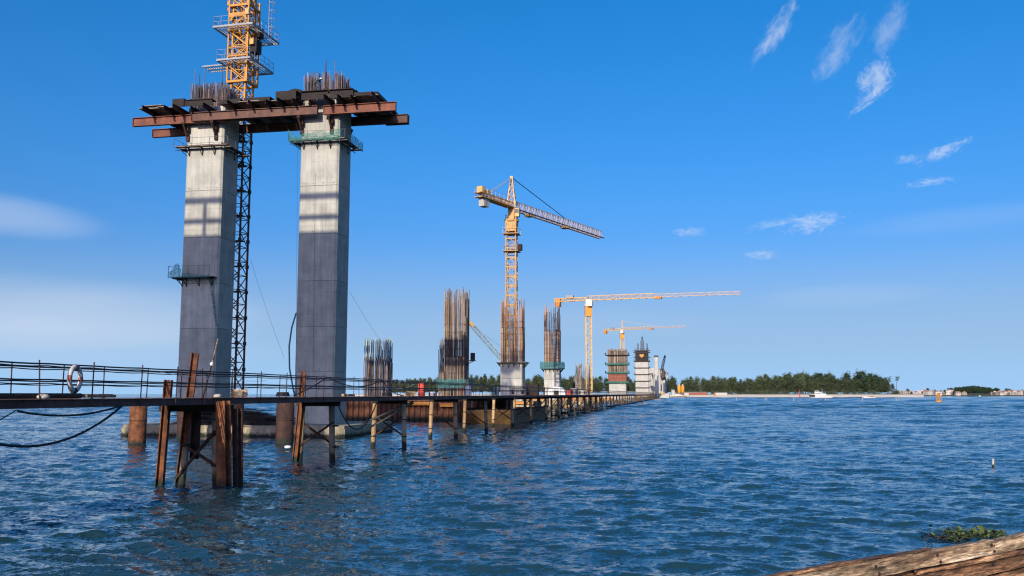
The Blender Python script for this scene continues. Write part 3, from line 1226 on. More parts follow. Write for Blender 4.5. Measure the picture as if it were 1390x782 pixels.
# edge forms round each head: low side boards
for (x, w, z0, h) in ((-10.6, 1.9, .52, .28), (-7.9, 1.2, .52, .75), (-6.1, 3.3, .56, .55), (-2.6, 2.2, .52, .4), (.2, 2.6, .52, .4), (3.1, 2.0, .52, .85), (5.8, 2.6, .52, .75), (8.4, 2.3, .52, .75), (10.6, 1.8, .52, .3)):
    b = MB()
    b.box((x, -3.1 + rng.uniform(-.25, .25), ZT + z0 + h / 2), (w, .08, h))
    b.box((x, -2.7, ZT + z0 + h + .02), (w, 1.0, .05))
    b.build('side_form', M['steel_dark'] if x > -9 else M['plywood'], fw)
for (x, w, h) in ((3.1, 1.9, .8), (8.6, 2.0, .8), (10.8, 1.8, .5)):
    b = MB()
    b.box((x, .3, ZT + .62 + h / 2), (w, 5.4, h))
    b.build('side_form', M['steel_dark'], fw)
# brackets carrying the main beams on the shaft
for px in (-5.85, 5.85):
    for (dx, sy) in ((-1.75, -1), (1.2, -1), (-1.5, 1), (1.5, 1)):
        b = MB()
        y = sy * PD / 2
        b.box((px + dx, y + sy * .2, ZB - .55), (.22, .38, 1.1))
        b.box((px + dx, y + sy * .55, ZB - .10), (.30, 1.1, .20))
        b.bar((px + dx, y + sy * .35, ZB - 1.0), (px + dx, y + sy * 1.0, ZB - .2), .16)
        b.box((px + dx + .17, y + sy * .35, ZB - .45), (.1, .35, .5))
        b.box((px + dx, y + sy * .1, ZB - 1.35), (.34, .2, .55))
        b.build('bracket', M['rust_dark'], fw)

b = MB()
b.lathe([(.05, 0), (.6, .02), (.75, .3), (.6, .62), (.25, .8), (.05, .82)], 12)
o = tag(b.build('tarpaulin_bundle', M['steel_dark'], None, True, OP + PX * 3.3 + AX * -1.6 + Vector((0, 0, ZT + 1.45)), RZ),
        'round black bundle on the dark formwork of the right pier head', 'bundle')
o.scale = (1.1, .8, .8)


# ---------------------------------------------------------------- people
ED = [(0, 1), (1, 2), (2, 3), (3, 4), (2, 5), (5, 6), (6, 7), (2, 8), (8, 9), (9, 10), (0, 11), (11, 12), (12, 13), (13, 14), (0, 15), (15, 16), (16, 17), (17, 18)]
RD = [.16, .15, .13, .055, .10, .07, .052, .04, .07, .052, .04, .10, .085, .055, .06, .10, .085, .055, .06]
STAND = [(0, 0, .95), (0, 0, 1.15), (0, 0, 1.40), (0, 0, 1.52), (0, -.02, 1.66), (-.2, 0, 1.38), (-.25, .03, 1.12), (-.22, -.12, .9),
         (.2, 0, 1.38), (.27, .02, 1.12), (.2, -.18, .98), (-.1, 0, .88), (-.11, -.02, .48), (-.11, .02, .09), (-.12, -.14, .05),
         (.1, 0, .88), (.12, -.02, .48), (.13, .02, .09), (.14, -.14, .05)]
STOOP = [(0, 0, .82), (.05, -.12, 1.0), (.1, -.38, 1.14), (.12, -.5, 1.16), (.14, -.62, 1.18), (-.1, -.38, 1.08), (-.14, -.45, .8), (-.05, -.55, .58),
         (.3, -.38, 1.08), (.34, -.48, .8), (.25, -.58, .58), (-.1, .02, .78), (-.14, -.2, .45), (-.14, .0, .09), (-.15, -.15, .05),
         (.1, .02, .78), (.16, -.2, .45), (.17, 0, .09), (.18, -.15, .05)]


def make_person(j, mat, label, loc, rz, helmet):
    me = bpy.data.meshes.new('body')
    me.from_pydata(j, ED, [])
    tmp = bpy.data.objects.new('body', me)
    C.objects.link(tmp)
    o = thing('person', label, 'person', loc, rz)
    tmp.parent = o
    tmp.modifiers.new('skin', 'SKIN').use_smooth_shade = True
    for i, r in enumerate(RD):
        d = me.skin_vertices[0].data[i]
        d.radius = (r, r * .85)
        d.use_root = (i == 0)
    ss = tmp.modifiers.new('sub', 'SUBSURF')
    ss.levels = ss.render_levels = 1
    me.materials.append(mat)
    h = Vector(j[4])
    b = MB()
    b.lathe([(.155, 0), (.125, .01), (.12, .06), (.085, .115), (.02, .135)], 12, h + Vector((0, -.01, .03)))
    b.build('helmet', helmet, o, True)
    return o


make_person(STOOP, person_material('work_clothes', (.03, .03, .04), (.03, .03, .035)), 'person in dark clothes stooping among the bars on the right pier head',
            OP + PX * 5.6 + AX * -2.6 + Vector((0, 0, ZT + 1.32)), RZ + R(70), M['white_plastic'])

# ================================================================ tower crane beside the left pier
crane = thing('tower_crane', 'near tower crane with yellow climbing cage and grey platforms behind the left pier', 'crane', (-28.5, 94.2, .9), RZ + R(-3))
b = MB()
b.box((0, 0, -.9), (3.2, 3.2, 2.0))
b.build('base_block', M['concrete_plain'], crane)
MW = 1.62
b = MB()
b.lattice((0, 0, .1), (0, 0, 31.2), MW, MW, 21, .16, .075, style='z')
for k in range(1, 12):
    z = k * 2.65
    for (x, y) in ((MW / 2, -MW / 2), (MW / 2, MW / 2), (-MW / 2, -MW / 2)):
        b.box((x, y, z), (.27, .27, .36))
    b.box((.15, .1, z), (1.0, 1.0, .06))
b.build('lower_mast', M['mast_shaded'], crane)
b = MB()
b.lattice((0, 0, 31.2), (0, 0, 47.5), MW, MW, 12, .17, .09, style='x')
b.build('upper_mast', M['yellow'], crane)
b = MB()
CW = 2.25
b.lattice((0, 0, 35.3), (0, 0, 44.6), CW, CW, 5, .15, .10, style='z')
for z in (35.3, 38.1, 41.2, 43.6):
    for s in (-1, 1):
        b.bar((-CW / 2, s * CW / 2, z), (CW / 2, s * CW / 2, z), .16, .22)
        b.bar((s * CW / 2, -CW / 2, z), (s * CW / 2, CW / 2, z), .16, .22)
for k in range(7):          # curved gusset under the turntable
    a0, a1 = math.pi * k / 7, math.pi * (k + 1) / 7
    b.bar((-math.cos(a0) * .9, -CW / 2 - .05, 41.9 + math.sin(a0) * .65), (-math.cos(a1) * .9, -CW / 2 - .05, 41.9 + math.sin(a1) * .65), .12, .2)
b.box((0, -CW / 2 - .04, 42.55), (CW, .06, .45))
b.build('climbing_cage', M['yellow'], crane)
b = MB()
b.box((CW / 2 + .45, -.2, 39.2), (.7, 1.1, 1.4))
b.box((CW / 2 + .4, .6, 41.0), (.5, .8, 1.1))
b.build('hydraulic_unit', M['steel_dark'], crane)
b = MB()
b.box((CW / 2 + .4, -.95, 39.5), (.45, .3, .6))
b.box((CW / 2 - .1, -1.2, 42.7), (.4, .3, .6))
b.build('control_box', M['yellow_pale'], crane)


def crane_platform(z, x0, x1, y0, y1, name='platform'):
    b = MB()
    for (xa, xb, ya, yb) in ((x0, x1, y0, -CW / 2), (x0, x1, CW / 2, y1), (x0, -CW / 2, -CW / 2, CW / 2), (CW / 2, x1, -CW / 2, CW / 2)):
        n = max(2, int((xb - xa) / .35))
        for k in range(n + 1):
            xx = xa + (xb - xa) * k / n
            b.bar((xx, ya, z), (xx, yb, z), .05)
        m = max(2, int((yb - ya) / .3))
        for k in range(m + 1):
            yy = ya + (yb - ya) * k / m
            b.bar((xa, yy, z), (xb, yy, z), .035)
    for (p, q) in (((x0, y0), (x1, y0)), ((x1, y0), (x1, y1)), ((x1, y1), (x0, y1)), ((x0, y1), (x0, y0))):
        b.bar((*p, z), (*q, z), .10, .2)
    pl = b.build(name, M['grey_metal'], crane)
    r = MB()
    for (p, q) in (((x0, y0), (x1, y0)), ((x1, y0), (x1, y1)), ((x1, y1), (x0, y1)), ((x0, y1), (x0, y0))):
        P, Q = Vector((*p, z)), Vector((*q, z))
        n = max(2, int((Q - P).length / .9))
        for k in range(n + 1):
            e = P.lerp(Q, k / n)
            r.bar(e, e + Vector((0, 0, 1.1)), .03)
        for h in (.55, 1.1):
            r.bar(P + Vector((0, 0, h)), Q + Vector((0, 0, h)), .028)
    r.build('platform_rail', M['grey_metal'], pl)
    return pl


crane_platform(41.0, -CW / 2 - 1.25, CW / 2 + 1.0, -CW / 2 - 1.0, CW / 2 + 2.6)
crane_platform(37.4, -CW / 2 - .75, CW / 2 + .8, -CW / 2 - .9, CW / 2 + 1.9)
b = MB()          # the long grid ledge reaching out to the left
for k in range(10):
    b.bar((-CW / 2 - 3.3 + k * .27, -.6, 37.42), (-CW / 2 - 3.3 + k * .27, 1.1, 37.42), .05)
for y in (-.6, .25, 1.1):
    b.bar((-CW / 2 - 3.3, y, 37.42), (-CW / 2 - .7, y, 37.42), .08, .14)
b.build('ledge', M['grey_metal'], crane)
b = MB()          # caged ladder on the right
for s in (-1, 1):
    b.bar((CW / 2 + 1.25, s * .3 + 1.2, 40.8), (CW / 2 + 1.25, s * .3 + 1.2, 47), .04)
for k in range(17):
    b.bar((CW / 2 + 1.25, .9, 41 + k * .35), (CW / 2 + 1.25, 1.5, 41 + k * .35), .03)
for k in range(6):
    z = 41.8 + k * .9
    pts = [(CW / 2 + 1.25 + .7 * math.sin(a), 1.2 - .35 * math.cos(a), z) for a in [math.pi * i / 6 for i in range(7)]]
    b.tube(pts, .02, 4)
b.build('ladder', M['grey_metal'], crane)
b = MB()
b.tube([(-CW / 2 - .25, -.9, 36.0), (-CW / 2 - .2, -.9, 47)], .035, 5)
b.build('hoist_rope', M['wire'], crane)
b = MB()
b.box((-CW / 2 - .25, -.9, 44.0), (.25, .2, .5))
b.lathe([(.04, 0), (.14, .1), (.14, .3), (.05, .45)], 8, (-CW / 2 - .25, -.9, 43.1))
b.build('hook_block', M['orange_paint'], crane)
# above the frame: slewing ring, cab, tower head, jib
b = MB()
b.lathe([(1.35, 46.6), (1.5, 46.8), (1.5, 47.5), (1.2, 47.8)], 20)
b.box((0, 0, 48.8), (1.7, 1.7, 2.2))
b.build('slewing_unit', M['yellow'], crane)
b = MB()
b.box((1.75, -.2, 48.6), (1.4, 1.6, 2.1))
b.box((1.75, -.2, 47.45), (1.9, 2.1, .15))
b.build('cab', M['steel_dark'], crane)
b = MB()
b.lattice((0, 0, 49.9), (0, 0, 56.5), 1.1, 1.1, 5, .13, .07)
b.build('tower_head', M['yellow'], crane)
b = MB()
b.lattice((-.8, 0, 50.6), (-42, 0, 50.6), 1.3, 1.4, 30, .12, .06, tri=True)
b.build('jib', M['yellow'], crane)
b = MB()
b.lattice((.8, 0, 50.3), (12, 0, 50.3), 1.5, .7, 8, .14, .07)
b.box((10.6, 0, 49.3), (1.8, 1.3, 2.4))
b.build('counter_jib', M['yellow'], crane)
b = MB()
b.bar((0, 0, 56.3), (-27, 0, 51.3), .06)
b.bar((0, 0, 56.3), (11, 0, 50.6), .06)
b.build('tie_rod', M['steel_dark'], crane)


# ================================================================ unseen span, placed and trimmed to shade the lower shafts (left of the frame)
span = thing('shading_span', 'unseen concrete span on twin piers left of the view, added to shade the lower pier shafts', 'bridge', OP, RZ)
DZ = 36.75
b = MB()


def span_sec(xc, w, y):
    h = w / 2
    return [(xc + x, y, z) for x, z in ((-h, DZ), (h, DZ), (h, DZ - .35), (h - 4.0, DZ - .75), (h - 5, DZ - 3.2), (5 - h, DZ - 3.2), (4 - h, DZ - .75), (-h, DZ - .35))]


n = 8
b.add(span_sec(-6.75, 22.5, -86) + span_sec(-6.75, 22.5, -46),
      [tuple(range(n)), tuple(range(n, 2 * n))[::-1]] + [(i, n + i, n + (i + 1) % n, (i + 1) % n) for i in range(n)])
b.build('girder', M['concrete_plain'], span)
for yy in (-80, -52.4):
    for x in (-12.6, -.9):
        b = MB()
        b.prism(chamfered(PW, PD, .16), -1, DZ - 3.2)
        b.build('pier_shaft', M['concrete_plain'], span, loc=(x, yy, 0))
for (z, w, h) in ((DZ + 1.45, .32, .42), (DZ + 3.45, .38, .50)):      # unseen end frame casting two bars of shade: heavy walers on posts
    b = MB()
    b.bar((-18, -46.3, z), (4.5, -46.3, z), w, h)
    b.build('waler', M['beam_brown'], span)
for x in (-17, -10.3, -4, 4.2):
    b = MB()
    b.bar((x, -46.3, DZ), (x, -46.3, DZ + 3.4), .38, .30, up=(0, 1, 0))
    b.build('post', M['beam_brown'], span)


# ================================================================ trestle
TO = ground(219.7, 658)
TO.z = 0
TW = 2.05
DECK = 3.55
trestle = thing('trestle', 'long narrow rusty steel trestle on tan pipe legs running out to the far shore', 'trestle', TO, RZ)
X0, X1 = .16, TW + .40


def pile_mesh(name, lean, mat, r=.165, z0=-1.5, z1=3.05):
    b = MB()
    b.tube([(lean * 1.3, 0, z0), (0, 0, z1)], r, 12)
    me = b.mesh(name, mat)
    me.polygons.foreach_set('use_smooth', [len(p.vertices) == 4 for p in me.polygons])
    return me


PILES = {(s, m): pile_mesh('pile', s * .12, M[m]) for s in (-1, 1) for m in ('pipe_tan', 'pipe_grey')}
b = MB()
b.ibeam((-.25, 0, 3.16), (X1 - .1, 0, 3.16), .26, .26, .03, .03)
BENT = b.mesh('bent', M['steel_dark'])
COLLARS = []
for s_, x in ((-1, 0), (1, TW)):
    for z in (.75, 1.9):
        b = MB()
        b.lathe([(.165, 0), (.195, .01), (.195, .07), (.165, .08)], 10, (x + s_ * .12 * 1.3 * (3.05 - z) / 4.55, 0, z))
        COLLARS.append(b.mesh('collar', M['steel_dark']))
BR = []
for s in (1, -1):
    b = MB()
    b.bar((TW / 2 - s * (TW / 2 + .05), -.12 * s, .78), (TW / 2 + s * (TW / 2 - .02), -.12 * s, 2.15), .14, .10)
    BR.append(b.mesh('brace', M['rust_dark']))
bent_y = [-14.2, 13.9, 26.8, 41.7, 54.2, 68.5, 81.8, 95.4]
while bent_y[-1] < 695:
    bent_y.append(bent_y[-1] + 13.4)
rng = random.Random(31)
for i, y in enumerate(bent_y):
    be = put('bent', BENT, trestle, (0, y, 0))
    if i != 1:
        put('pile', PILES[(-1, 'pipe_tan')], be, (0, 0, 0), 0)
        put('pile', PILES[(1, 'pipe_grey' if i % 3 and i < 12 else 'pipe_tan')], be, (TW, 0, 0), 0)
    else:
        put('pile', PILES[(-1, 'pipe_tan')], be, (.12, 0, 0), 0)
        put('pile', PILES[(1, 'pipe_grey')], be, (TW - .2, 0, 0), 0)
    for m in COLLARS if i < 26 else []:
        put('collar', m, be)
    for m in BR:
        if i in (3, 4) and m is BR[0]:
            continue
        put('brace', m, be)
    # long diagonal struts between bents seen on the farther spans
    if i >= 5 and y < 330:
        b = MB()
        b.bar((TW + .1, .3, .9), (TW + .05, 13.0, 3.0), .08)
        b.build('strut', M['rust'], be)
# first bent: driven H-piles, stub pipes and a cross brace
b = MB()
b.ibeam((-.3, .05, 3.13), (2.95, .05, 3.13), .28, .30, .03, .03)
be = b.build('bent', M['steel_dark'], trestle)
b = MB()
b.ibeam((.2, .9, 3.13), (2.6, .9, 3.13), .24, .28, .03, .03)
b.build('header_beam', M['steel_dark'], be)


def hpile(parent, p, q, w, h, mat, name='pile', up=(0, 1, 0)):
    b = MB()
    b.ibeam(p, q, w, h, .035, .03, up=up)
    return b.build(name, mat, parent)


hpile(be, (-.02, -.25, -1.5), (.22, -.2, 4.28), .30, .30, M['rust'], up=(1, .25, 0))
hpile(be, (.42, .35, -1.5), (.98, .5, 5.42), .28, .30, M['rust'], up=(1, .4, 0))
hpile(be, (3.06, -.42, -1.5), (2.78, -.38, 3.42), .42, .42, M['rust'], up=(.12, 1, 0))
hpile(be, (3.2, .45, -1.5), (3.0, .45, 3.1), .28, .30, M['rust_dark'], up=(.3, 1, 0))
for (p, q, r, m) in (((.66, .15, -1.5), (.93, .15, 1.62), .15, 'pipe_grey'), ((2.32, .25, -1.5), (2.12, .25, 3.0), .145, 'pipe_grey'), ((.9, .9, 1.0), (.92, .9, 3.0), .2, 'rust_dark')):
    b = MB()
    b.tube([p, q], r, 12)
    b.build('pile', M[m], be, True)
b = MB()
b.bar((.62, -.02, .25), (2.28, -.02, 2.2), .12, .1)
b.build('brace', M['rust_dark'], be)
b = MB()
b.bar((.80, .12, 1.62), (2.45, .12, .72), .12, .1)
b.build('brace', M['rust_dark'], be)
for (x, y, z) in ((.92, .15, 1.55), (.73, .15, .30), (2.23, .25, .75), (2.17, .25, 2.0)):
    b = MB()
    b.lathe([(.15, 0), (.2, .02), (.2, .10), (.15, .12)], 10, (x, y, z))
    b.build('collar', M['steel_dark'], be)
# second bent: leaning H-pile
hpile(trestle, (-.22, 13.5, -1.5), (.22, 13.7, 4.95), .24, .26, M['rust'], 'leaning_pile', up=(1, .3, 0))

# deck: edge channels by span, steel plates
ys = [-36.0] + bent_y[:1] + [0.0] + bent_y[1:]
for ya, yb in zip(ys, ys[1:]):
    for (x, s) in ((X1, -1), (X0, 1)):
        b = MB()
        b.channel((x - .06 * (1 if s < 0 else -1), ya + .01, 3.40), (x - .06 * (1 if s < 0 else -1), yb - .01, 3.40), .12, .24, .02, side=-s)
        b.build('edge_beam', M['deck_edge'], trestle)
PLATES = []
for k in range(3):
    b = MB()
    b.box((0, 0, 0), (X1 - X0 + .10 + k * .03, 1.97, .022))
    PLATES.append(b.mesh('deck_plate', M['deck_plate']))
y = -34.0
n = 0
while y < 118:
    o = put('deck_plate', PLATES[n % 3], trestle, ((X0 + X1) / 2 + rng.uniform(-.03, .03), y, 3.535 + (n % 2) * .003 + rng.uniform(0, .004)), rng.uniform(-.006, .006))
    y += 2.0
    n += 1
b = MB()
while y < 694:
    b.box(((X0 + X1) / 2, y + 3, 3.535), (X1 - X0 + .1, 5.96, .022))
    y += 6
stuff(b.build('deck_plates_beyond', M['deck_plate'], trestle))


# ---------------------------------------------------------------- railings of rods and cables
def railing(x, label, near):
    o = thing('cable_railing', label, 'railing', TO, RZ)
    b = MB()
    b.bar((0, 0, 3.3 if near else 3.55), (0, 0, 4.72), .03)
    b.box((0, 0, 3.56), (.09, .09, .02))
    PM = b.mesh('post', M['post'])
    y = -30.0
    py = []
    while y < 125:
        p = put('post', PM, o, (x + rng.uniform(-.02, .02), y, 0))
        p.rotation_euler = (rng.gauss(0, .035), rng.gauss(0, .02), 0)
        py.append(y)
        y += 2.35 + rng.uniform(-.35, .35)
    b = MB()
    while y < 690:
        b.bar((x, y, 3.5), (x, y, 4.68), .03)
        y += 3.0
    stuff(b.build('posts_beyond', M['post'], o))
    for (z, r, ex) in ((4.60, .026, 0), (4.54, .020, 1), (4.13, .024, 0), (4.02, .017, 1)):
        pts = []
        for a, c in zip(py, py[1:]):
            for k in range(3):
                f = k / 3
                pts.append((x + (-.03 if ex else .03), a + (c - a) * f, z - (.010 + .016 * ex) * 4 * f * (1 - f) + .004 * math.sin(a * 1.7)))
        pts.append((x, 690, z))
        b = MB()
        b.tube(pts, r, 5)
        b.build('cable', M['cable'], o)
    return o


railing(X1 + .04, 'black cable railing on thin rods along the near edge of the trestle', True)
railing(X0 - .04, 'black cable railing along the far edge of the trestle, behind the near one', False)


def tl(x, y, z):
    """a point in the trestle's own frame"""
    return TO + PX * x + AX * y + Vector((0, 0, z))


# life ring on the near railing
lr = thing('life_ring', 'white life ring with red bands tied to the railing at far left', 'life ring', tl(X1 + .10, -9.45, 4.17), RZ + R(100))
b = MB()
n, m, RR, rr = 40, 10, .36, .085
for i in range(n):
    a = 2 * math.pi * i / n
    for k in range(m):
        c = 2 * math.pi * k / m
        q = RR + rr * math.cos(c)
        b.v.append((q * math.cos(a), rr * .8 * math.sin(c), q * math.sin(a)))
for i in range(n):
    for k in range(m):
        b.f.append((i * m + k, i * m + (k + 1) % m, ((i + 1) % n) * m + (k + 1) % m, ((i + 1) % n) * m + k))
b.build('ring', M['ring_white'], lr, True)
for a0 in (R(75), R(165), R(255), R(345)):
    b = MB()
    for i in range(6):
        a = a0 + R(5) * i
        for k in range(m):
            c = 2 * math.pi * k / m
            q = RR + (rr + .006) * math.cos(c)
            b.v.append((q * math.cos(a), (rr + .006) * .8 * math.sin(c), q * math.sin(a)))
    for i in range(5):
        for k in range(m):
            b.f.append((i * m + k, i * m + (k + 1) % m, (i + 1) * m + (k + 1) % m, (i + 1) * m + k))
    b.build('band', M['ring_red'] if a0 < R(100) else M['steel_dark'] if a0 > R(200) and a0 < R(300) else M['ring_red'], lr, True)
b = MB()
b.tube([(.45 * math.cos(a), .02, .45 * math.sin(a) - .02 * abs(math.sin(2 * a))) for a in [2 * math.pi * i / 24 for i in range(25)]], .012, 5)
b.build('grab_rope', M['tarp'], lr)

# pipes lying on the deck
for k, (x, ya, yb, r, mat, lab) in enumerate(((1.2, -33, -7.3, .085, 'steel_dark', 'long black pipe lying on the trestle deck, upper of the pair'),
                                             (2.05, -33, -8.6, .075, 'rust_dark', 'long brown pipe lying along the trestle edge, lower of the pair'))):
    b = MB()
    b.tube([(x, ya, 3.56 + r), (x - .03, (ya + yb) / 2, 3.56 + r), (x + .04, yb, 3.56 + r)], r, 10)
    tag(b.build('steel_pipe', M[mat], None, True, TO, RZ), lab, 'pipe')
# hoses slung below the deck
def sag(p, q, drop, n=20):
    return [Vector(p).lerp(Vector(q), i / n) - Vector((0, 0, drop * 4 * (i / n) * (1 - i / n))) for i in range(n + 1)]


b = MB()
b.tube(sag(tl(X1 + .08, -14.9, 3.1), tl(X1 + .08, -6.9, 3.30), 1.0), .038, 8)
tag(b.build('hose', M['cable'], None, True), 'thick black hose hanging in a deep loop below the deck at left', 'hose')
b = MB()
b.tube(sag(tl(X1 + .1, -11.9, 3.22), tl(X1 + .1, -6.95, 3.32), .22), .032, 8)
tag(b.build('hose', M['cable'], None, True), 'black hose hanging in a shallow loop just under the deck edge', 'hose')
b = MB()
b.tube(sag(tl(X1 + .06, -16.5, 2.6), tl(X1 + .06, -11.9, 3.25), .35), .018, 6)
tag(b.build('rope', M['wire'], None, True), 'thin grey rope slanting below the deck at the left edge', 'rope')
b = MB()
b.tube(sag(tl(X1 + .1, 13.0, 3.15), tl(X1 + .1, 19.6, 3.2), 1.5, 26), .035, 8)
tag(b.build('hose', M['cable'], None, True), 'black hose looping under the deck at the second trestle bent', 'hose')
b = MB()
b.tube(sag(tl(X1 + .05, 7.2, 3.62), tl(X1 + .05, 11.6, 4.6), .05) + sag(tl(X1 + .05, 11.6, 4.6), tl(X1 + .05, 20.6, 4.58), .45) + sag(tl(X1 + .05, 20.6, 4.58), tl(X1 + .05, 25.4, 3.6), .25), .03, 6)
tag(b.build('hose', M['cable'], None, True), 'black hose draped over the railing in front of the right pier', 'hose')
b = MB()
b.tube([tl(.4, 2.2, 3.0), tl(1.4, .4, 2.75), tl(2.9, -.45, 2.62), tl(2.95, -.3, 2.3)], .022, 6)
tag(b.build('cable', M['cable'], None, True), 'thin dark cable strung across the first bent under the deck', 'cable')
b = MB()
b.tube(sag(tl(X1 + .02, -4.6, 4.5), tl(X1, 4.2, 4.3), .12), .008, 5)
tag(b.build('cord', M['white_plastic'], None, True), 'thin pale cord hanging along the railing before the left pier', 'cord')
b = MB()
b.tube(sag(tl(X1 + .03, 20, 4.25), tl(X0, 36, 4.5), .3), .016, 5)
tag(b.build('cord', M['white_plastic'], None, True), 'white cord slack along the railing in front of the low bar cage', 'cord')

# bamboo pole with a pale tip standing by the leaning pile
b = MB()
b.tube([tl(1.35, .6, 3.56), tl(1.62, .75, 4.95)], .035, 8)
pole = tag(b.build('pole', M['steel_dark']), 'thin leaning pole with pale wooden tip by the left pier', 'pole')
b = MB()
b.tube([tl(1.62, .75, 4.95), tl(1.82, .82, 6.05)], [.032, .022], 8)
b.build('tip', M['wood_pale'], pole, True)
b = MB()
b.lathe([(.03, 0), (.07, .02), (.08, .12), (.03, .16)], 8, tl(1.61, .75, 4.88))
b.build('bottle', M['white_plastic'], pole, True)
# odds and ends on the deck
for (x, y, L, lab) in ((1.9, 16.2, 2.2, 'pale timber lying on the deck in front of the right pier'), (.4, -5.4, 2.6, 'pale timber lying on the deck left of the first bent')):
    b = MB()
    b.box((0, 0, 0), (.16, L, .13))
    b.box((.13, .3, -.01), (.1, L * .8, .1))
    o = tag(bevel(b.build('timber', M['wood_pale'], None, False, tl(x, y, 3.64), RZ + .12), .01), lab, 'timber')
b = MB()
b.lathe([(.02, 0), (.17, .01), (.19, .07), (.12, .13), (.02, .15)], 10)
o = tag(b.build('sack', M['tarp'], None, True, tl(X1 - .1, -10.6, 3.56), 0), 'small pale sack on the deck edge under the life ring', 'sack')
o = tag(put('sack', o.data, None, tl(X1 - .05, -.1, 3.56)), 'small pale sack at the foot of the tall rusty pile', 'sack')
for k, (x, y, kind, lab) in enumerate(((.9, 9.5, 'coil', 'black hose coil lying on the deck between the first two bents'), (1.6, 24.5, 'coil', 'black hose coil on the deck near the third bent'),
                                       (1.0, 4.6, 'crate', 'small wooden crate on the deck right of the first bent'), (.7, 33.0, 'crate', 'small wooden crate on the deck past the third bent'))):
    b = MB()
    if kind == 'coil':
        for j in range(4):
            b.tube([(.34 * math.cos(a) * (1 - .06 * j), .34 * math.sin(a) * (1 - .06 * j), .05 + .055 * j) for a in [2 * math.pi * i / 20 for i in range(21)]], .03, 6)
        tag(b.build('hose_coil', M['cable'], None, True, tl(x, y, 3.56)), lab, 'hose')
    else:
        o = thing('crate', lab, 'crate', tl(x, y, 3.56), RZ + .3 * k)
        for j in range(3):
            for s_ in (-1, 1):
                b = MB()
                b.box((0, s_ * .22, .06 + j * .12), (.62, .025, .10))
                b.build('slat', M['wood_pale'], o)
        for sx in (-1, 1):
            b = MB()
            b.box((sx * .30, 0, .18), (.025, .415, .35))
            b.build('end_board', M['wood_brown'], o)
        b = MB()
        b.box((0, 0, .02), (.57, .41, .02))
        b.build('bottom', M['wood_brown'], o)
# long struts lashed under the third span
for k, (p, q) in enumerate((((X1, 17.5, 2.0), (.3, 35, 3.1)), ((X1 + .2, 18.3, 1.75), (.9, 33, 3.0)))):
    b = MB()
    b.tube([tl(*p), tl(*q)], .07, 8)
    tag(b.build('strut_pipe', M['pipe_grey'], None, True), ('upper' if k == 0 else 'lower') + ' pale pipe slung slantwise under the deck before the third bent', 'pipe')

# ---------------------------------------------------------------- big rusty casings round the cap
for k, (u, v, r, top, lab) in enumerate(((186, 603, .62, 3.25, 'fat rusty steel casing standing in the water left of the first bent'),
                                         (250, 596, .62, 3.2, 'dark rusty casing seen through the legs of the first bent'),
                                         (322, 601, .42, 3.2, 'narrow rusty casing just right of the first bent'),
                                         (386, 602, .66, 3.35, 'dark rusty steel casing in the water before the right pier'))):
    g = ground(u, v)
    o = thing('steel_casing', lab, 'casing', (g.x, g.y, 0), 0, 'steel casings round the pile cap')
    b = MB()
    n = 24
    prof = [(r, -1.5), (r, .02), (r, top), (r - .03, top), (r - .03, top - .6)]
    b.lathe(prof, n)
    me = b.build('shell', M['rust'] if k in (0, 2) else M['rust_dark'], o, True)  # two casings take the darker rust, shade put into their colour
    b = MB()
    b.lathe([(r + .002, 0), (r + .02, .01), (r + .02, .06), (r + .002, .07)], n, (0, 0, 1.7))
    b.build('weld_band', M['rust_dark'], o)

# heap of dark bars on the cap
o = thing('bar_heap', 'dark heap of bent reinforcing bars on the pile cap between the piers', 'rebar heap', OP + PX * 1.2 + AX * -4.3 + Vector((0, 0, 1.0)), RZ)
b = MB()
rng = random.Random(77)
for i in range(300):
    lay = rng.random() ** 1.5
    y = rng.gauss(0, .9) * (1.1 - .6 * lay)
    L = rng.uniform(3, 7.5)
    x = rng.uniform(-4.5, 1.0)
    z = .06 + lay * (2.1 - .35 * (max(0, x + 2) + L * .2))
    z = max(z, .06)
    b.bar((x - L / 2, y, z), (x + L / 2, y + rng.gauss(0, .35), max(.05, z * rng.uniform(.55, .95))), .05)
stuff(b.build('bars', M['rebar_dark'], o))

# ropes and hoses on the piers
b = MB()
b.tube([at(402, 425, 84.5), at(396, 445, 84.3), at(392.5, 470, 84.2), at(393, 500, 84.2), at(398, 528, 84.3), at(402, 545, 84.4)], .075, 8)
tag(b.build('hose', M['hose_blue'], None, True), 'blue-grey hose bowing out from the left side of the right pier', 'hose')
for (p, q, dr, r, lab) in ((at(340, 352, 93), at(386, 486, 92), .3, .012, 'thin stay wire slanting from the crane mast towards the deck'),
                           (at(404, 196, 83.6), at(402, 470, 83.8), 0, .011, 'thin vertical line hanging beside the right pier'),
                           (at(428, 235, 83.0), at(425, 505, 82.6), -.2, .014, 'thin dark rope hanging down the face of the right pier'),
                           (at(474, 395, 86), at(530, 480, 125), .3, .011, 'thin wire slanting from the right pier to the low bar cage')):
    b = MB()
    b.tube(sag(p, q, dr, 8), r, 4)
    tag(b.build('wire', M['wire'], None, True), lab, 'wire')


# ================================================================ second pier: cofferdam and bar cages
O2 = pair_origin(1)
cof = thing('cofferdam', 'rusty sheet-pile cofferdam wall behind the trestle under the two bar cages', 'cofferdam', O2, RZ)


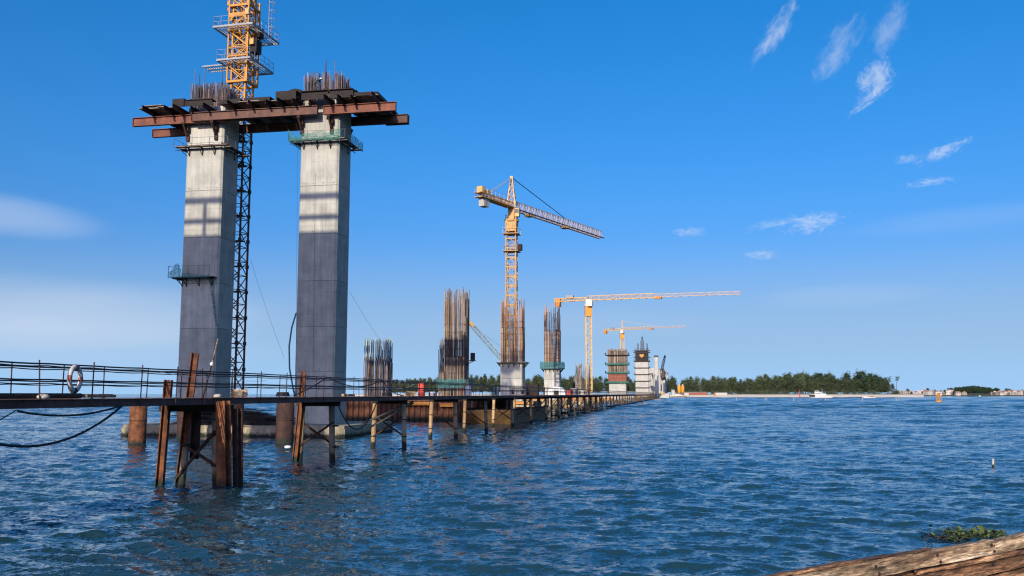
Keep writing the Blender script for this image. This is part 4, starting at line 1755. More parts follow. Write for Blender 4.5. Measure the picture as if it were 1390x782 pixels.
def sheet_wall(b, p, q, z0, z1):
    p, q = Vector(p), Vector(q)
    d = (q - p).normalized()
    nrm = Vector((d.y, -d.x, 0))
    L = (q - p).length
    n = int(L / .8)
    prof = []
    for i in range(n):
        s = L * i / n
        w = L / n
        prof += [(s, 0), (s + w * .32, 0), (s + w * .5, .26), (s + w * .82, .26)]
    prof.append((L, 0))
    vs = []
    for s, o in prof:
        q_ = p + d * s + nrm * o
        vs += [(q_.x, q_.y, z0), (q_.x, q_.y, z1)]
    b.add(vs, [(2 * i, 2 * i + 2, 2 * i + 3, 2 * i + 1) for i in range(len(prof) - 1)])


hx, hy = 12.2, 9.5
for (p, q) in (((-hx, -hy), (hx, -hy)), ((hx, -hy), (hx, hy)), ((hx, hy), (-hx, hy)), ((-hx, hy), (-hx, -hy))):
    b = MB()
    sheet_wall(b, (*p, 0), (*q, 0), -1.5, 2.75)
    b.build('sheet_wall', M['sheet'], cof)
for s in (-1, 1):
    b = MB()
    b.ibeam((-hx, s * (hy + .05), 2.95), (hx, s * (hy + .05), 2.95), .4, .35, .04, .04)
    b.build('waler', M['beam_brown'], cof)
    b = MB()
    b.ibeam((s * hx, -hy, 2.94), (s * hx, hy, 2.94), .4, .33, .04, .04)
    b.build('waler', M['beam_brown'], cof)
b = MB()
b.box((0, 0, 1.2), (2 * hx - 2, 2 * hy - 2, 2.4))
b.build('fill', M['concrete_plain'], cof)
for (y, w, m) in ((-hy + .7, 1.2, 'beam_brown'), (-hy + 2.2, 1.0, 'deck_plate')):
    b = MB()
    b.box((0, y, 3.22), (2 * hx, w, .12))
    b.build('walkway', M[m], cof)
for (x, L, z, m) in ((3.0, 3.2, 2.4, 'orange_paint'), (7.2, 2.2, 2.2, 'orange_paint')):
    b = MB()
    b.channel((x - L / 2, -hy - .55, z), (x + L / 2, -hy - .55, z), .25, .45, .03)
    b.build('bracket_beam', M[m], cof)

# pumped water falling from the cofferdam
g = ground(632, 571)
b = MB()
rng = random.Random(3)
pts = []
for k in range(12):
    f = k / 11
    pts.append(Vector((g.x + .5 * f, g.y - .6 + .2 * f, 2.2 * f ** .8)))
b.tube(pts, [.34, .30, .27, .25, .24, .23, .22, .20, .18, .17, .15, .12], 10)
wj = tag(b.build('water_jet', M['water_jet'], None, True), 'white jet of pumped water falling from the cofferdam into the sea', 'water jet')
b = MB()
for k in range(16):
    a, q = rng.uniform(0, 6.28), rng.uniform(.1, .9)
    b.lathe([(.02, 0), (rng.uniform(.12, .25), .02), (.03, rng.uniform(.06, .2))], 7, (g.x + q * math.cos(a), g.y - .6 + q * math.sin(a), .02))
stuff(b.build('splash', M['foam'], wj, True))


def cage(origin, x, base, z0, z1, label, parts, seed, pw=PW, pd=PD):
    """parts: list of (kind, args) built in the leg's own frame"""
    o = thing('bar_cage' if base is None else 'unfinished_pier', label, 'rebar cage' if base is None else 'pier', origin + PX * x, RZ)
    rng = random.Random(seed)
    if base is not None:
        b = MB()
        b.prism(chamfered(pw + .2, pd + .2, .16), 0.2, base - 3.2)
        b.build('shaft_lift', M['concrete'], o)
        b = MB()
        b.prism(chamfered(pw + .2, pd + .2, .16), base - 3.16, base)
        b.build('shaft_lift', M['concrete'], o)
    for (mat, za, zb, step, th, rag, lay) in parts:
        b = MB()
        rebar_bars(b, pw, pd, za, zb, step, th, rng, rag, lay, .03, .05)
        stuff(b.build('upright_bars', M[mat], o))
    b = MB()
    zs = [z0 + 1.2 * k for k in range(int((z1 - z0) * .8 / 1.2))]
    hoops(b, pw + .06, pd + .06, zs, .05)
    stuff(b.build('hoops', M['rebar_dark'], o))
    return o


cage(O2, -6.25, None, 2.0, 9.0, 'low square cage of bars with pale blue-green sleeved tops beside the right pier',
     [('rebar_purple', 2.0, 9.4, .24, .065, .25, 3), ('sleeve', 8.6, 12.1, .30, .07, .3, 2)], 41, 3.5, 3.2)
k2 = cage(O2, 5.9, None, 2.0, 18.5, 'tall dark cage of dense bars behind the red board, with ragged top',
          [('rebar', 2.0, 19.6, .21, .06, .9, 2), ('rebar_dark', 2.0, 13.6, .26, .06, 1.6, 2), ('rebar_orange', 2.0, 18.4, .45, .06, 1.2, 1)], 42, 3.0, 3.25)
b = MB()
b.prism(chamfered(2.5, 2.7, .2), 2.0, 9.2)
b.build('core', M['concrete_plain'], k2)
b = MB()
rng = random.Random(5)
for i in range(26):
    x = -1.7 - rng.uniform(0, 1.3)
    b.bar((x, rng.uniform(0, 3), 2), (x + rng.gauss(0, .03), rng.uniform(0, 3), rng.uniform(10.2, 12.4)), .07)
stuff(b.build('side_bars', M['rebar'], k2))
b = MB()
for (x0, y0, x1, y1) in ((-2.4, -2.4, 2.4, -2.4), (2.4, -2.4, 2.4, 2.4), (-2.4, -2.4, -2.4, 2.4)):
    vs = []
    for k in range(9):
        f = k / 8
        vs += [(x0 + (x1 - x0) * f, y0 + (y1 - y0) * f, 4.6), (x0 + (x1 - x0) * f, y0 + (y1 - y0) * f, 5.9 + .15 * math.sin(k * 2.3))]
    b.add(vs, [(2 * i, 2 * i + 2, 2 * i + 3, 2 * i + 1) for i in range(8)])
b.build('safety_net', M['net_teal'], k2)
b = MB()
b.box((2.3, -.5, 8.6), (1.3, 1.0, .12))
b.box((2.6, -.5, 9.2), (.5, .9, 1.1))
b.bar((1.6, -.5, 8.0), (2.8, -.5, 8.6), .1)
b.build('side_platform', M['steel_dark'], k2)


def netted_platform(origin, x, z, w, d, mat, label, h=1.5):
    o = thing('work_platform', label, 'platform', origin + PX * x + Vector((0, 0, z)), RZ)
    for (cx, cy, sx, sy) in ((0, -d / 2 - .45, w + 1.8, .9), (0, d / 2 + .45, w + 1.8, .9), (-w / 2 - .45, 0, .9, d), (w / 2 + .45, 0, .9, d)):
        b = MB()
        b.box((cx, cy, 0), (sx, sy, .1))
        b.build('plank', M['plywood'], o)
    b = MB()
    for k in range(4):
        for sy in (-1, 1):
            xx = -w / 2 + w * (k + .5) / 4
            b.bar((xx, sy * (d / 2 + .85), 0), (xx, sy * d / 2, -1.0), .1)
        for sx in (-1, 1):
            yy = -d / 2 + d * (k + .5) / 4
            b.bar((sx * (w / 2 + .85), yy, 0), (sx * w / 2, yy, -1.0), .1)
    b.build('bracket', M['steel_dark'], o)
    if mat:
        b = MB()
        X, Y = w / 2 + .92, d / 2 + .92
        rr = random.Random(z * 10)
        for (x0, y0, x1, y1) in ((-X, -Y, X, -Y), (X, -Y, X, Y), (X, Y, -X, Y), (-X, Y, -X, -Y)):
            vs = []
            for k in range(9):
                f = k / 8
                vs += [(x0 + (x1 - x0) * f, y0 + (y1 - y0) * f, -.15), (x0 + (x1 - x0) * f, y0 + (y1 - y0) * f, h + rr.uniform(-.15, .15))]
            b.add(vs, [(2 * i, 2 * i + 2, 2 * i + 3, 2 * i + 1) for i in range(8)])
        b.build('safety_net', M[mat], o)
    return o


# third and fourth piers
O3, O4, O5 = pair_origin(2), pair_origin(3), pair_origin(4)
cage(O3, 4.9, 10.0, 10.0, 22.0, 'unfinished pale concrete shaft with long rusty bars round the second crane mast',
     [('rebar_orange', 10.0, 23.4, .30, .075, 2.4, 2), ('rebar', 10.0, 17.5, .36, .075, 1.2, 1)], 43, 4.3, 3.6)
netted_platform(O3, 4.9, 10.1, 4.5, 3.8, None, 'thin dark bracket platform at the top of the concrete below the second crane')
cage(O4, -5.2, None, 1.5, 15.0, 'slim brown bar cage half hidden left of the second crane mast',
     [('rebar_orange', 1.5, 17.5, .3, .09, 3.0, 2), ('rebar', 1.5, 12.5, .3, .09, 1.0, 1)], 44, 3.2, 3.2)
cage(O4, 5.85, 10.6, 10.6, 25.5, 'unfinished pale concrete shaft with tall bars above a teal netted platform',
     [('rebar_orange', 10.6, 27.8, .34, .08, 4.0, 2), ('rebar', 10.6, 20.5, .30, .08, .8, 2)], 45)
netted_platform(O4, 5.85, 10.3, 4.0, 3.4, 'net_teal', 'platform wrapped in teal netting round the fourth unfinished pier', 1.7)
cage(O5, 8.2, None, 1.5, 9.0, 'low sparse bar cage at the foot of the slender yellow crane',
     [('rebar', 1.5, 13.5, .5, .09, 2.6, 2)], 46, 4.2, 3.2)
for k, (OO, w, lab) in enumerate(((O3, 20, 'pale work base under the pier below the second crane'), (O4, 20, 'brown pile cap under the teal netted pier'),
                                 (O5, 20, 'brown pile cap at the foot of the slender crane'), (pair_origin(5), 20, 'rusty pile cap behind the middle of the trestle'),
                                 (pair_origin(6), 20, 'rusty pile cap behind the far half of the trestle'))):
    o = thing('pile_cap', lab, 'pile cap', OO, RZ, 'pile caps behind the trestle')
    b = MB()
    b.prism(chamfered(w, 11, .4), -1, 2.3 - .1 * k)
    b.build('slab', M['cap_concrete'] if k not in (3, 4) else M['pipe_tan'], o)
    b = MB()
    for s in (-1, 1):
        b.ibeam((-w / 2, s * 5.7, 2.0), (w / 2, s * 5.7, 2.0), .4, .5, .05, .05)
    b.build('waler', M['orange_paint'] if k != 1 else M['pipe_tan'], o)

# orange barge moored beside the third pier
g = tl(-2.6, 92, 0)
o = thing('barge', 'long low ochre barge moored under the trestle below the second crane', 'barge', g, RZ)
b = MB()
b.add([(-3, -14, .0), (3, -14, .0), (3, 14, .0), (-3, 14, .0), (-3.2, -16, 1.7), (3.2, -16, 1.7), (3.2, 16, 1.7), (-3.2, 16, 1.7), (-3, -14, -.6), (3, -14, -.6), (3, 14, -.6), (-3, 14, -.6)],
      [(4, 5, 6, 7), (0, 1, 5, 4), (1, 2, 6, 5), (2, 3, 7, 6), (3, 0, 4, 7), (8, 9, 1, 0), (9, 10, 2, 1), (10, 11, 3, 2), (11, 8, 0, 3)])
b.build('hull', M['barge_paint'], o)
b = MB()
for s in (-1, 1):
    b.bar((s * 3.15, -16, 1.8), (s * 3.15, 16, 1.8), .2, .2)
b.build('rubbing_strake', M['rust_dark'], o)

# work platform carrying the site clutter
wp = thing('site_platform', 'narrow site platform behind the trestle carrying boxes, tents and machines', 'platform', TO, RZ)
for k in range(11):
    b = MB()
    b.box((-3.6, 84 + k * 14, 3.42), (5.6, 13.9, .16))
    b.build('deck_panel', M['deck_plate'], wp)
    for x in (-6.0, -1.4):
        b = MB()
        b.tube([(x, 84 + k * 14, -1.5), (x, 84 + k * 14, 3.34)], .18, 8)
        b.build('pile', M['pipe_grey'], wp, True)


def clutter(name, label, cat, u, d, w, dp, h, mat, extra=None, z=3.5, rz=RZ):
    x = (u - 695) / 1250 * d
    o = thing(name, label, cat, (x, d, z), rz)
    b = MB()
    b.box((0, 0, h / 2), (w, dp, h))
    bevel(b.build('body', M[mat], o), .03)
    if extra:
        extra(o, w, dp, h)
    return o


def feet(o, w, dp, h):
    b = MB()
    for sx in (-1, 1):
        b.box((sx * w * .35, -dp / 2 - .03, h * .5), (w * .18, .05, h * .7))
    b.box((0, 0, h + .04), (w * 1.04, dp * 1.04, .07))
    b.build('trim', M['steel_dark'], o)


def door(o, w, dp, h):
    b = MB()
    b.box((0, -dp / 2 - .02, h * .47), (w * .72, .04, h * .86))
    b.build('door', M['red_paint'], o)
    b = MB()
    b.box((0, 0, h + .04), (w * 1.05, dp * 1.05, .08))
    b.build('roof', M['red_paint'], o)


clutter('red_cabin', 'narrow bright red upright cabin in front of the dark bar cage', 'cabin', 573, 130.0, .8, .8, 1.85, 'red_paint', door, 3.28)
clutter('white_box', 'pale square box beside the red cabin on the cofferdam', 'box', 588, 129.5, .95, .8, .75, 'white_plastic', feet, 3.28)
clutter('green_box', 'small teal box on the platform left of the second crane', 'box', 671, 138, .75, .6, 1.3, 'net_teal', feet)
clutter('white_box', 'small upright white box right of the teal box below the second crane', 'box', 675, 140, .5, .5, 1.4, 'white_plastic', feet)
clutter('site_container', 'pale brown low container below the fourth pier', 'container', 704, 170, 2.6, 2.2, 1.2, 'tarp', feet)
clutter('generator', 'dark generator between the third and fourth piers', 'generator', 722, 172, 2.4, 1.6, 1.9, 'steel_dark', feet)
clutter('red_box', 'orange-red box on the platform right of the fourth pier', 'box', 772, 200, 1.7, 1.4, 1.0, 'red_paint', feet)
clutter('white_box', 'pale crate near the foot of the slender crane', 'crate', 790, 215, 1.6, 1.4, 1.1, 'tarp', feet)
clutter('site_container', 'grey container near the end of the site platform', 'container', 779, 206, 1.5, 2.5, 1.5, 'grey_metal', feet)

# white cylinder tank and red prop by the dark cage
g = Vector(((636 - 695) / 1250 * 131, 131, 3.5))
b = MB()
b.lathe([(.05, 0), (.36, .01), (.38, .1), (.38, 1.25), (.3, 1.4), (.08, 1.48)], 14)
tag(b.build('tank', M['white_plastic'], None, True, g), 'small white upright tank right of the dark bar cage', 'tank')
b = MB()
b.tube([at(627, 533, 130), at(634, 515, 130)], .09, 8)
tag(b.build('prop', M['red_paint'], None, True), 'thin red slanting prop beside the white tank', 'prop')
# white tent and excavator-like machine near the fourth pier
o = thing('tent', 'white rounded shelter in front of the teal netted pier', 'tent', ((756 - 695) / 1250 * 195, 195, 3.5), RZ)
b = MB()
n = 10
pts = [(-1.9 * math.cos(math.pi * i / n), 1.75 * math.sin(math.pi * i / n) ** .7) for i in range(n + 1)]
b.add([(x, -1.5, z) for x, z in pts] + [(x, 1.5, z) for x, z in pts], [(i, i + 1, n + 2 + i, n + 1 + i) for i in range(n)] + [tuple(range(n + 1))[::-1], tuple(range(n + 1, 2 * n + 2))])
b.build('cover', M['white_plastic'], o)
b = MB()
b.box((0, -1.52, .5), (1.0, .05, .9))
b.build('opening', M['steel_dark'], o)
make_person(STAND, person_material('white_shirt', (.72, .70, .68), (.08, .08, .10)), 'person in a white shirt and red helmet standing by the low bar cage',
            ((526.5 - 695) / 1250 * 128, 128.0, 3.28), R(160), M['red_paint'])
make_person(STAND, person_material('dark_clothes', (.03, .03, .035), (.02, .02, .025)), 'person in dark clothes standing left of the teal netted pier',
            ((738 - 695) / 1250 * 170, 170.0, 3.5), R(200), M['steel_dark'])


# ================================================================ second tower crane (hammerhead with raised head)
def crane2():
    d = 197.0
    x = (694.5 - 695) / 1250 * d
    o = thing('tower_crane', 'orange tower crane with pointed head and jib slanting away above the pale shaft', 'crane', (x, d, 4.1), RZ)
    W = 2.1
    zt = 38.2
    b = MB()
    b.lattice((0, 0, -3), (0, 0, zt), W, W, 19, .20, .10)
    for k in range(19):
        z = k * 2.06
        for s in (-1, 1):
            b.bar((-W / 2, s * W / 2, z), (W / 2, s * W / 2, z), .15, .24)
    b.build('mast', M['crane_tan'], o)
    for z in (34.0, 30.2):
        b = MB()
        b.box((0, 0, z), (3.4, 3.4, .14))
        for s in (-1, 1):
            for q in (-1, 1):
                b.bar((s * 1.66, q * 1.66, z), (s * 1.66, q * 1.66, z + 1.2), .06)
            b.bar((s * 1.66, -1.7, z + 1.2), (s * 1.66, 1.7, z + 1.2), .06)
            b.bar((-1.7, s * 1.66, z + 1.2), (1.7, s * 1.66, z + 1.2), .06)
        b.build('platform', M['crane_tan'], o)
    b = MB()
    b.box((1.9, -.5, 31.0), (.9, 1.4, 1.3))
    b.build('hydraulic_unit', M['steel_dark'], o)
    hd = math.atan2(38.5, 22.2) - math.pi / 2 - RZ          # jib heading, relative to the mast
    b = MB()
    b.add([(-1.15, -1.15, 34.6), (1.15, -1.15, 34.6), (1.15, 1.15, 34.6), (-1.15, 1.15, 34.6), (-1.25, -1.25, 36.8), (1.25, -1.25, 36.8), (1.25, 1.25, 36.8), (-1.25, 1.25, 36.8)],
          [(3, 2, 1, 0), (4, 5, 6, 7), (0, 1, 5, 4), (1, 2, 6, 5), (2, 3, 7, 6), (3, 0, 4, 7)])
    b.box((0, 0, 38.4), (1.35, 1.35, 3.2))
    b.lathe([(1.5, 36.7), (1.6, 36.8), (1.6, 37.2), (1.4, 37.3)], 16)
    b.build('slewing_unit', M['crane_tan'], o)
    b = MB()
    b.box((1.35, -.6, 38.6), (.95, 1.3, 1.8))
    cab = b.build('cab', M['yellow_pale'], o)
    b = MB()
    b.box((1.35, -1.27, 38.9), (.8, .06, .9))
    b.build('cab_window', M['glass_dark'], cab)
    dx, dy = math.cos(hd + math.pi / 2), math.sin(hd + math.pi / 2)
    D = Vector((dx, dy, 0))
    Nn = Vector((dy, -dx, 0))
    z = 40.6
    b = MB()
    b.lattice(D * .8 + Vector((0, 0, z)), D * 47 + Vector((0, 0, z + .4)), 1.5, 1.9, 34, .15, .085, tri=True)
    b.build('jib', M['jib_white'], o)
    b = MB()
    for s in (-1, 1):
        b.bar(D * .8 + Nn * (.75 * s) + Vector((0, 0, z - .95)), D * 47 + Nn * (.75 * s) + Vector((0, 0, z - .55)), .2)
    b.build('jib_chord', M['rust_dark'], o)
    b = MB()
    b.box(D * 26 + Vector((0, 0, z - 1.0)), (1.8, 1.8, .5), hd)
    b.box(D * 8 + Vector((0, 0, z - 1.1)), (1.6, 1.8, .6), hd)
    b.build('trolley', M['crane_tan'], o)
    b = MB()
    b.lattice(D * -.8 + Vector((0, 0, z - .3)), D * -13.8 + Vector((0, 0, z - .3)), 1.7, .9, 9, .2, .1)
    b.box(D * -7 + Vector((0, 0, z - .75)), (1.7, 12.5, .12), hd)
    b.build('counter_jib', M['crane_tan'], o)
    b = MB()
    b.box(D * -11.4 + Vector((0, 0, z - 1.7)), (1.3, 2.0, 1.7), hd)
    b.build('counterweight', M['concrete_plain'], o)
    b = MB()
    b.box(D * -12.6 + Vector((0, 0, z + .8)), (1.3, 1.3, 1.3), hd)
    b.box(D * -10.5 + Vector((0, 0, z + .7)), (1.3, 1.2, .7), hd)
    b.build('winch_house', M['yellow_pale'], o)
    b = MB()
    for k in range(8):
        for s in (-1, 1):
            q = D * (-1.5 - k * 1.7) + Nn * (.95 * s) + Vector((0, 0, z))
            b.bar(q, q + Vector((0, 0, 1.2)), .05)
    for s in (-1, 1):
        b.bar(D * -1.5 + Nn * (.95 * s) + Vector((0, 0, z + 1.2)), D * -13.5 + Nn * (.95 * s) + Vector((0, 0, z + 1.2)), .05)
    b.build('walkway_rail', M['jib_white'], o)
    b = MB()
    for sx in (-1, 1):
        for sy in (-1, 1):
            b.bar((sx * .95, sy * .95, 39.8), (sx * .18, sy * .18, 46.6), .17)
    for k in range(5):
        f = k / 5
        w = .95 - .77 * f
        zz = 39.8 + 6.8 * f
        w2 = .95 - .77 * (f + .2)
        for sy in (-1, 1):
            b.bar((-w, sy * w, zz), (w2, sy * w2, zz + 1.36), .09)
            b.bar((sy * w, -w, zz), (sy * w2, w2, zz + 1.36), .09)
            b.bar((-w, sy * w, zz), (w, sy * w, zz), .09)
    b.box((0, 0, 46.6), (.6, .6, .5))
    b.build('tower_head', M['yellow_pale'], o)
    b = MB()
    b.bar((0, 0, 46.6), D * 26.5 + Vector((0, 0, z + 1.1)), .12)
    b.build('jib_tie', M['steel_dark'], o)
    b = MB()
    for s in (-.6, .6):
        b.bar((0, 0, 46.5), D * -10.5 + Nn * s + Vector((0, 0, z + .3)), .07)
    b.build('counter_tie', M['jib_white'], o)


crane2()


def crane_flat(label, u, d, ztop, W, fwd, lf, lb, mat, matj, head=0.0, lace=.12):
    """flat-top crane; fwd is the world heading of the jib"""
    x = (u - 695) / 1250 * d
    o = thing('tower_crane', label, 'crane', (x, d, 1.5), 0)
    z = ztop - 1.5
    b = MB()
    b.lattice((0, 0, -1), (0, 0, z - 2.2), W, W, int(z / 2.4), .28, lace)
    for s in (-1, 1):
        for q in (-1, 1):
            b.bar((s * W / 2, q * W / 2, -1), (s * W / 2, q * W / 2, z - 2.2), .34)
    b.build('mast', M[mat], o)
    D = Vector(fwd).normalized()
    Nn = Vector((D.y, -D.x, 0))
    hd = math.atan2(D.y, D.x)
    b = MB()
    b.box((0, 0, z - 4.2), (W + .5, W + .5, 3.6))
    b.build('climbing_cage', M['yellow'], o)
    b = MB()
    b.box((0, 0, z - 1.2), (W * 1.1, W * 1.1, 2.2))
    b.lathe([(W * .75, z - 2.5), (W * .8, z - 2.4), (W * .8, z - 1.9), (W * .6, z - 1.8)], 14)
    b.build('slewing_unit', M['white_paint'], o)
    b = MB()
    b.lattice(Vector((0, 0, z + .4)), D * lf * .45 + Vector((0, 0, z + .4)), 1.4, 1.5, 16, .19, lace * .85, tri=True)
    b.build('inner_jib', M[mat], o)
    b = MB()
    b.lattice(D * lf * .45 + Vector((0, 0, z + .4)), D * lf + Vector((0, 0, z + .2)), 1.1, 1.0, 20, .13, lace * .65, tri=True)
    b.build('outer_jib', M[matj], o)
    b = MB()
    b.lattice(Vector((0, 0, z + .1)), D * -lb + Vector((0, 0, z + .1)), 1.6, 1.0, 6, .24, lace)
    b.build('counter_jib', M[mat], o)
    b = MB()
    b.box(D * (-lb + 1.0) + Vector((0, 0, z - .9)), (2.0, 1.6, 2.8), hd)
    b.build('counterweight', M['orange_paint'], o)
    b = MB()
    b.box(D * (-lb * .55) + Vector((0, 0, z + 1.1)), (2.6, 1.3, 1.0), hd)
    b.build('winch', M['grey_metal'], o)
    b = MB()
    b.box(D * lf * .47 + Vector((0, 0, z - .4)), (2.4, 1.5, .8), hd)
    b.build('trolley', M['orange_paint'], o)
    b = MB()
    b.box(D * 1.2 + Nn * 1.5 + Vector((0, 0, z - 1.6)), (1.7, 1.3, 2.0), hd)
    b.build('cab', M['white_paint'], o)
    if head:
        b = MB()
        b.lattice((0, 0, z + .6), (0, 0, z + .6 + head), .9, .9, 4, .18, lace)
        b.bar((0, 0, z + head), D * lf * .6 + Vector((0, 0, z + 1.0)), .1)
        b.build('tower_head', M[matj], o)
    return o


crane_flat('slender yellow flat-top crane with a long level jib over the middle of the trestle', 799, 320, 36.6, 1.9, (48, -19, 0), 52.5, 12.2, 'yellow_pale', 'jib_white')
crane_flat('small distant orange crane whose mast rises behind the brown formwork pier', 844.5, 600, 45.5, 2.2, (40, -30, 0), 46, 13.5, 'yellow_pale', 'jib_white', 5.5, .11)

# crawler crane booms reaching up behind the site
def crawler(label, u0, v0, u1, v1, d, w, mat, tipmat, body=True):
    p, q = at(u0, v0, d), at(u1, v1, d * .985)
    base = Vector((p.x, p.y, 3.5))
    o = thing('crawler_crane', label, 'crane', base)
    p, q = p - base, q - base
    b = MB()
    b.lattice(p, q, w, w, 14, .10 * w / .9, .06 * w / .9)
    b.build('boom', M[mat], o)
    b = MB()
    e = q + (q - p).normalized() * w * 1.6
    b.bar(q, e, w * .8)
    b.build('boom_head', M[tipmat], o)
    if body:
        b = MB()
        b.box((p.x + .8, .6, .95), (3.2, 2.4, 1.4))
        b.build('house', M['yellow_pale'], o)
        for s in (-1, 1):
            b = MB()
            b.box((p.x + .8, .6 + s * 1.2, .25), (3.6, .5, .5))
            b.build('track', M['steel_dark'], o)
    b = MB()
    b.bar(q, p + Vector((2.2, .5, .9)), .05 * w)
    b.build('pendant', M['wire'], o)
    return o


crawler('pale green lattice boom slanting up towards the dark bar cage', 680, 486, 642, 443, 206, .8, 'sleeve', 'yellow_pale', False)
cr = bpy.data.objects['crawler_crane']
b = MB()
p = at(680, 486, 206) - cr.location
b.lattice(p, Vector((p.x + 5.6, .5, 1.0)), .8, .8, 4, .1, .06)
b.build('boom_foot', M['sleeve'], cr)
b = MB()
b.box((p.x + 5.2, .8, 1.1), (3.6, 2.4, 1.5))
b.build('house', M['sleeve'], cr)
for s in (-1, 1):
    b = MB()
    b.box((p.x + 5.2, .8 + s * 1.2, .2), (3.8, .5, .5))
    b.build('track', M['steel_dark'], cr)
crawler('tiny grey boom above the treeline left of the slender crane', 781, 517, 787, 499, 300, 1.0, 'grey_metal', 'grey_metal')
crawler('tiny dark boom rising above the pale piers near the far shore', 897.5, 505, 902, 486, 800, 1.6, 'hull_dark', 'hull_dark')

# ================================================================ far piers
# brown formwork pier
d = 487
g = Vector(((838 - 695) / 1250 * d, d, 0))
o = thing('unfinished_pier', 'wide brown pier of bars and red formwork with green ledges, below the distant crane', 'pier', g, RZ)
W_ = 10.2
b = MB()
b.prism(chamfered(W_ - 1.2, 6, .3), 3.5, 9.2)
b.build('base_lift', M['concrete_plain'], o)
b = MB()
b.prism(chamfered(W_ - .5, 6.3, .2), 9.9, 14.2)
for k in range(9):
    b.box((-W_ / 2 + .7 + k * 1.1, -3.22, 12), (.12, .14, 4.2))
for z in (10.4, 11.9, 13.4):
    b.box((0, -3.28, z), (W_ - .5, .12, .16))
b.build('formwork', M['form_red'], o)
b = MB()
rebar_bars(b, W_ - .3, 6, 14, 27.6, .35, .13, random.Random(4), .7, 3, .02, .07)
stuff(b.build('upright_bars', M['rebar'], o))
b = MB()
b.box((0, 0, 20), (W_ - 2, 4.5, 12.5))
b.build('core_bars', M['rebar_dark'], o)
for z in (9.5, 14.5, 19.0, 24.0):
    b = MB()
    for s in (-1, 1):
        b.box((0, s * 3.75, z), (W_ + 2.4, .9, .3))
        b.box((s * (W_ / 2 + .65), 0, z), (.9, 6.6, .28))
    if z < 20:
        b.box((0, -4.1, z + .45), (W_ + 1.2, .1, .8))
    b.build('ledge', M['net_green'] if z < 20 else M['steel_dark'], o)
    b = MB()
    for s in (-1, 1):
        b.box((s * (W_ / 2 + 1.0), -3.8, z + .6), (.5, .5, 1.4))
    b.build('ledge_rail', M['steel_dark'], o)
o = thing('pile_cap', 'broad pale pile cap under the wide brown formwork pier', 'pile cap', g, RZ, 'pile caps behind the trestle')
b = MB()
b.prism(chamfered(18, 13, .5), -1, 3.5)
b.build('slab', M['concrete_plain'], o)
b = MB()
for k in range(16):
    b.bar((-8.7 + k * 1.16, -6.4, 3.5), (-8.7 + k * 1.16, -6.4, 5.2), .12)
b.bar((-8.7, -6.4, 5.1), (8.7, -6.4, 5.1), .1)
b.build('guard_rail', M['grey_metal'], o)

# banded white pier with a dark spire
d = 777
g = Vector(((871 - 695) / 1250 * d, d, 0))
o = thing('unfinished_pier', 'banded white pier tower with dark scaffolded top, spire and yellow heart-shaped sign', 'pier', g, RZ)
W_ = 11.2
zz = [2.5, 9, 14.5, 20, 25.5, 31]
for z0, z1 in zip(zz, zz[1:]):
    b = MB()
    b.prism(chamfered(W_, 8, .5), z0 + .05, z1 - .05)
    b.build('shaft_lift', M['concrete_plain'], o)
    b = MB()
    for s in (-1, 1):
        b.box((0, s * 4.5, z1), (W_ + 1.6, 1.0, .55))
        b.box((s * (W_ / 2 + .6), 0, z1), (1.2, 8, .5))
    for s in (-1, 1):
        b.box((s * (W_ / 2 + .9), -4.3, z1 + .7), (.5, .5, 1.4))
    b.build('ledge', M['rust_dark'], o)
b = MB()
b.prism(chamfered(W_ - .6, 7.4, .3), 31, 40)
b.build('formwork', M['steel_dark'], o)
b = MB()
for z in (34.5, 38.5, 40):
    for s in (-1, 1):
        b.box((0, s * 4.3, z), (W_ + 2.5, .9, .4))
        b.box((s * (W_ / 2 + .9), 0, z), (.9, 8, .4))
for k in range(8):
    b.bar((-W_ / 2 + k * 1.55, -4.5, 31), (-W_ / 2 + k * 1.55, -4.5, 42.5), .2)
    b.bar((-W_ / 2 + k * 1.55, 4.5, 31), (-W_ / 2 + k * 1.55, 4.5, 42.5), .2)
b.build('scaffold', M['hull_dark'], o)
b = MB()
for (x, h) in ((-3.6, 46.5), (-2.7, 46.0), (4.2, 46.5), (4.7, 46)):
    b.bar((x, 0, 39), (x, 0, h), .45)
b.lattice((.5, 0, 39), (.5, 0, 48), 2.6, 2.6, 6, .3, .2, style='x')
b.lattice((.5, 0, 48), (.5, 0, 52), 1.1, 1.1, 3, .3, .2, style='x')
b.build('spire', M['hull_dark'], o)
b = MB()
hp = []
for k in range(28):
    t = 2 * math.pi * k / 28
    hp.append((.115 * 16 * math.sin(t) ** 3, .115 * (13 * math.cos(t) - 5 * math.cos(2 * t) - 2 * math.cos(3 * t) - math.cos(4 * t))))
n = len(hp)
b.add([(x, -4.75, 35.6 + z) for x, z in hp] + [(x, -4.95, 35.6 + z) for x, z in hp], [tuple(range(n)), tuple(range(n, 2 * n))[::-1]] + [(i, n + i, n + (i + 1) % n, (i + 1) % n) for i in range(n)])
b.build('heart_sign', M['yellow'], o)
o = thing('pile_cap', 'grey pile cap under the banded white pier tower', 'pile cap', g, RZ, 'pile caps behind the trestle')
b = MB()
b.prism(chamfered(16, 13, .5), -1, 2.5)
b.build('slab', M['concrete_plain'], o)

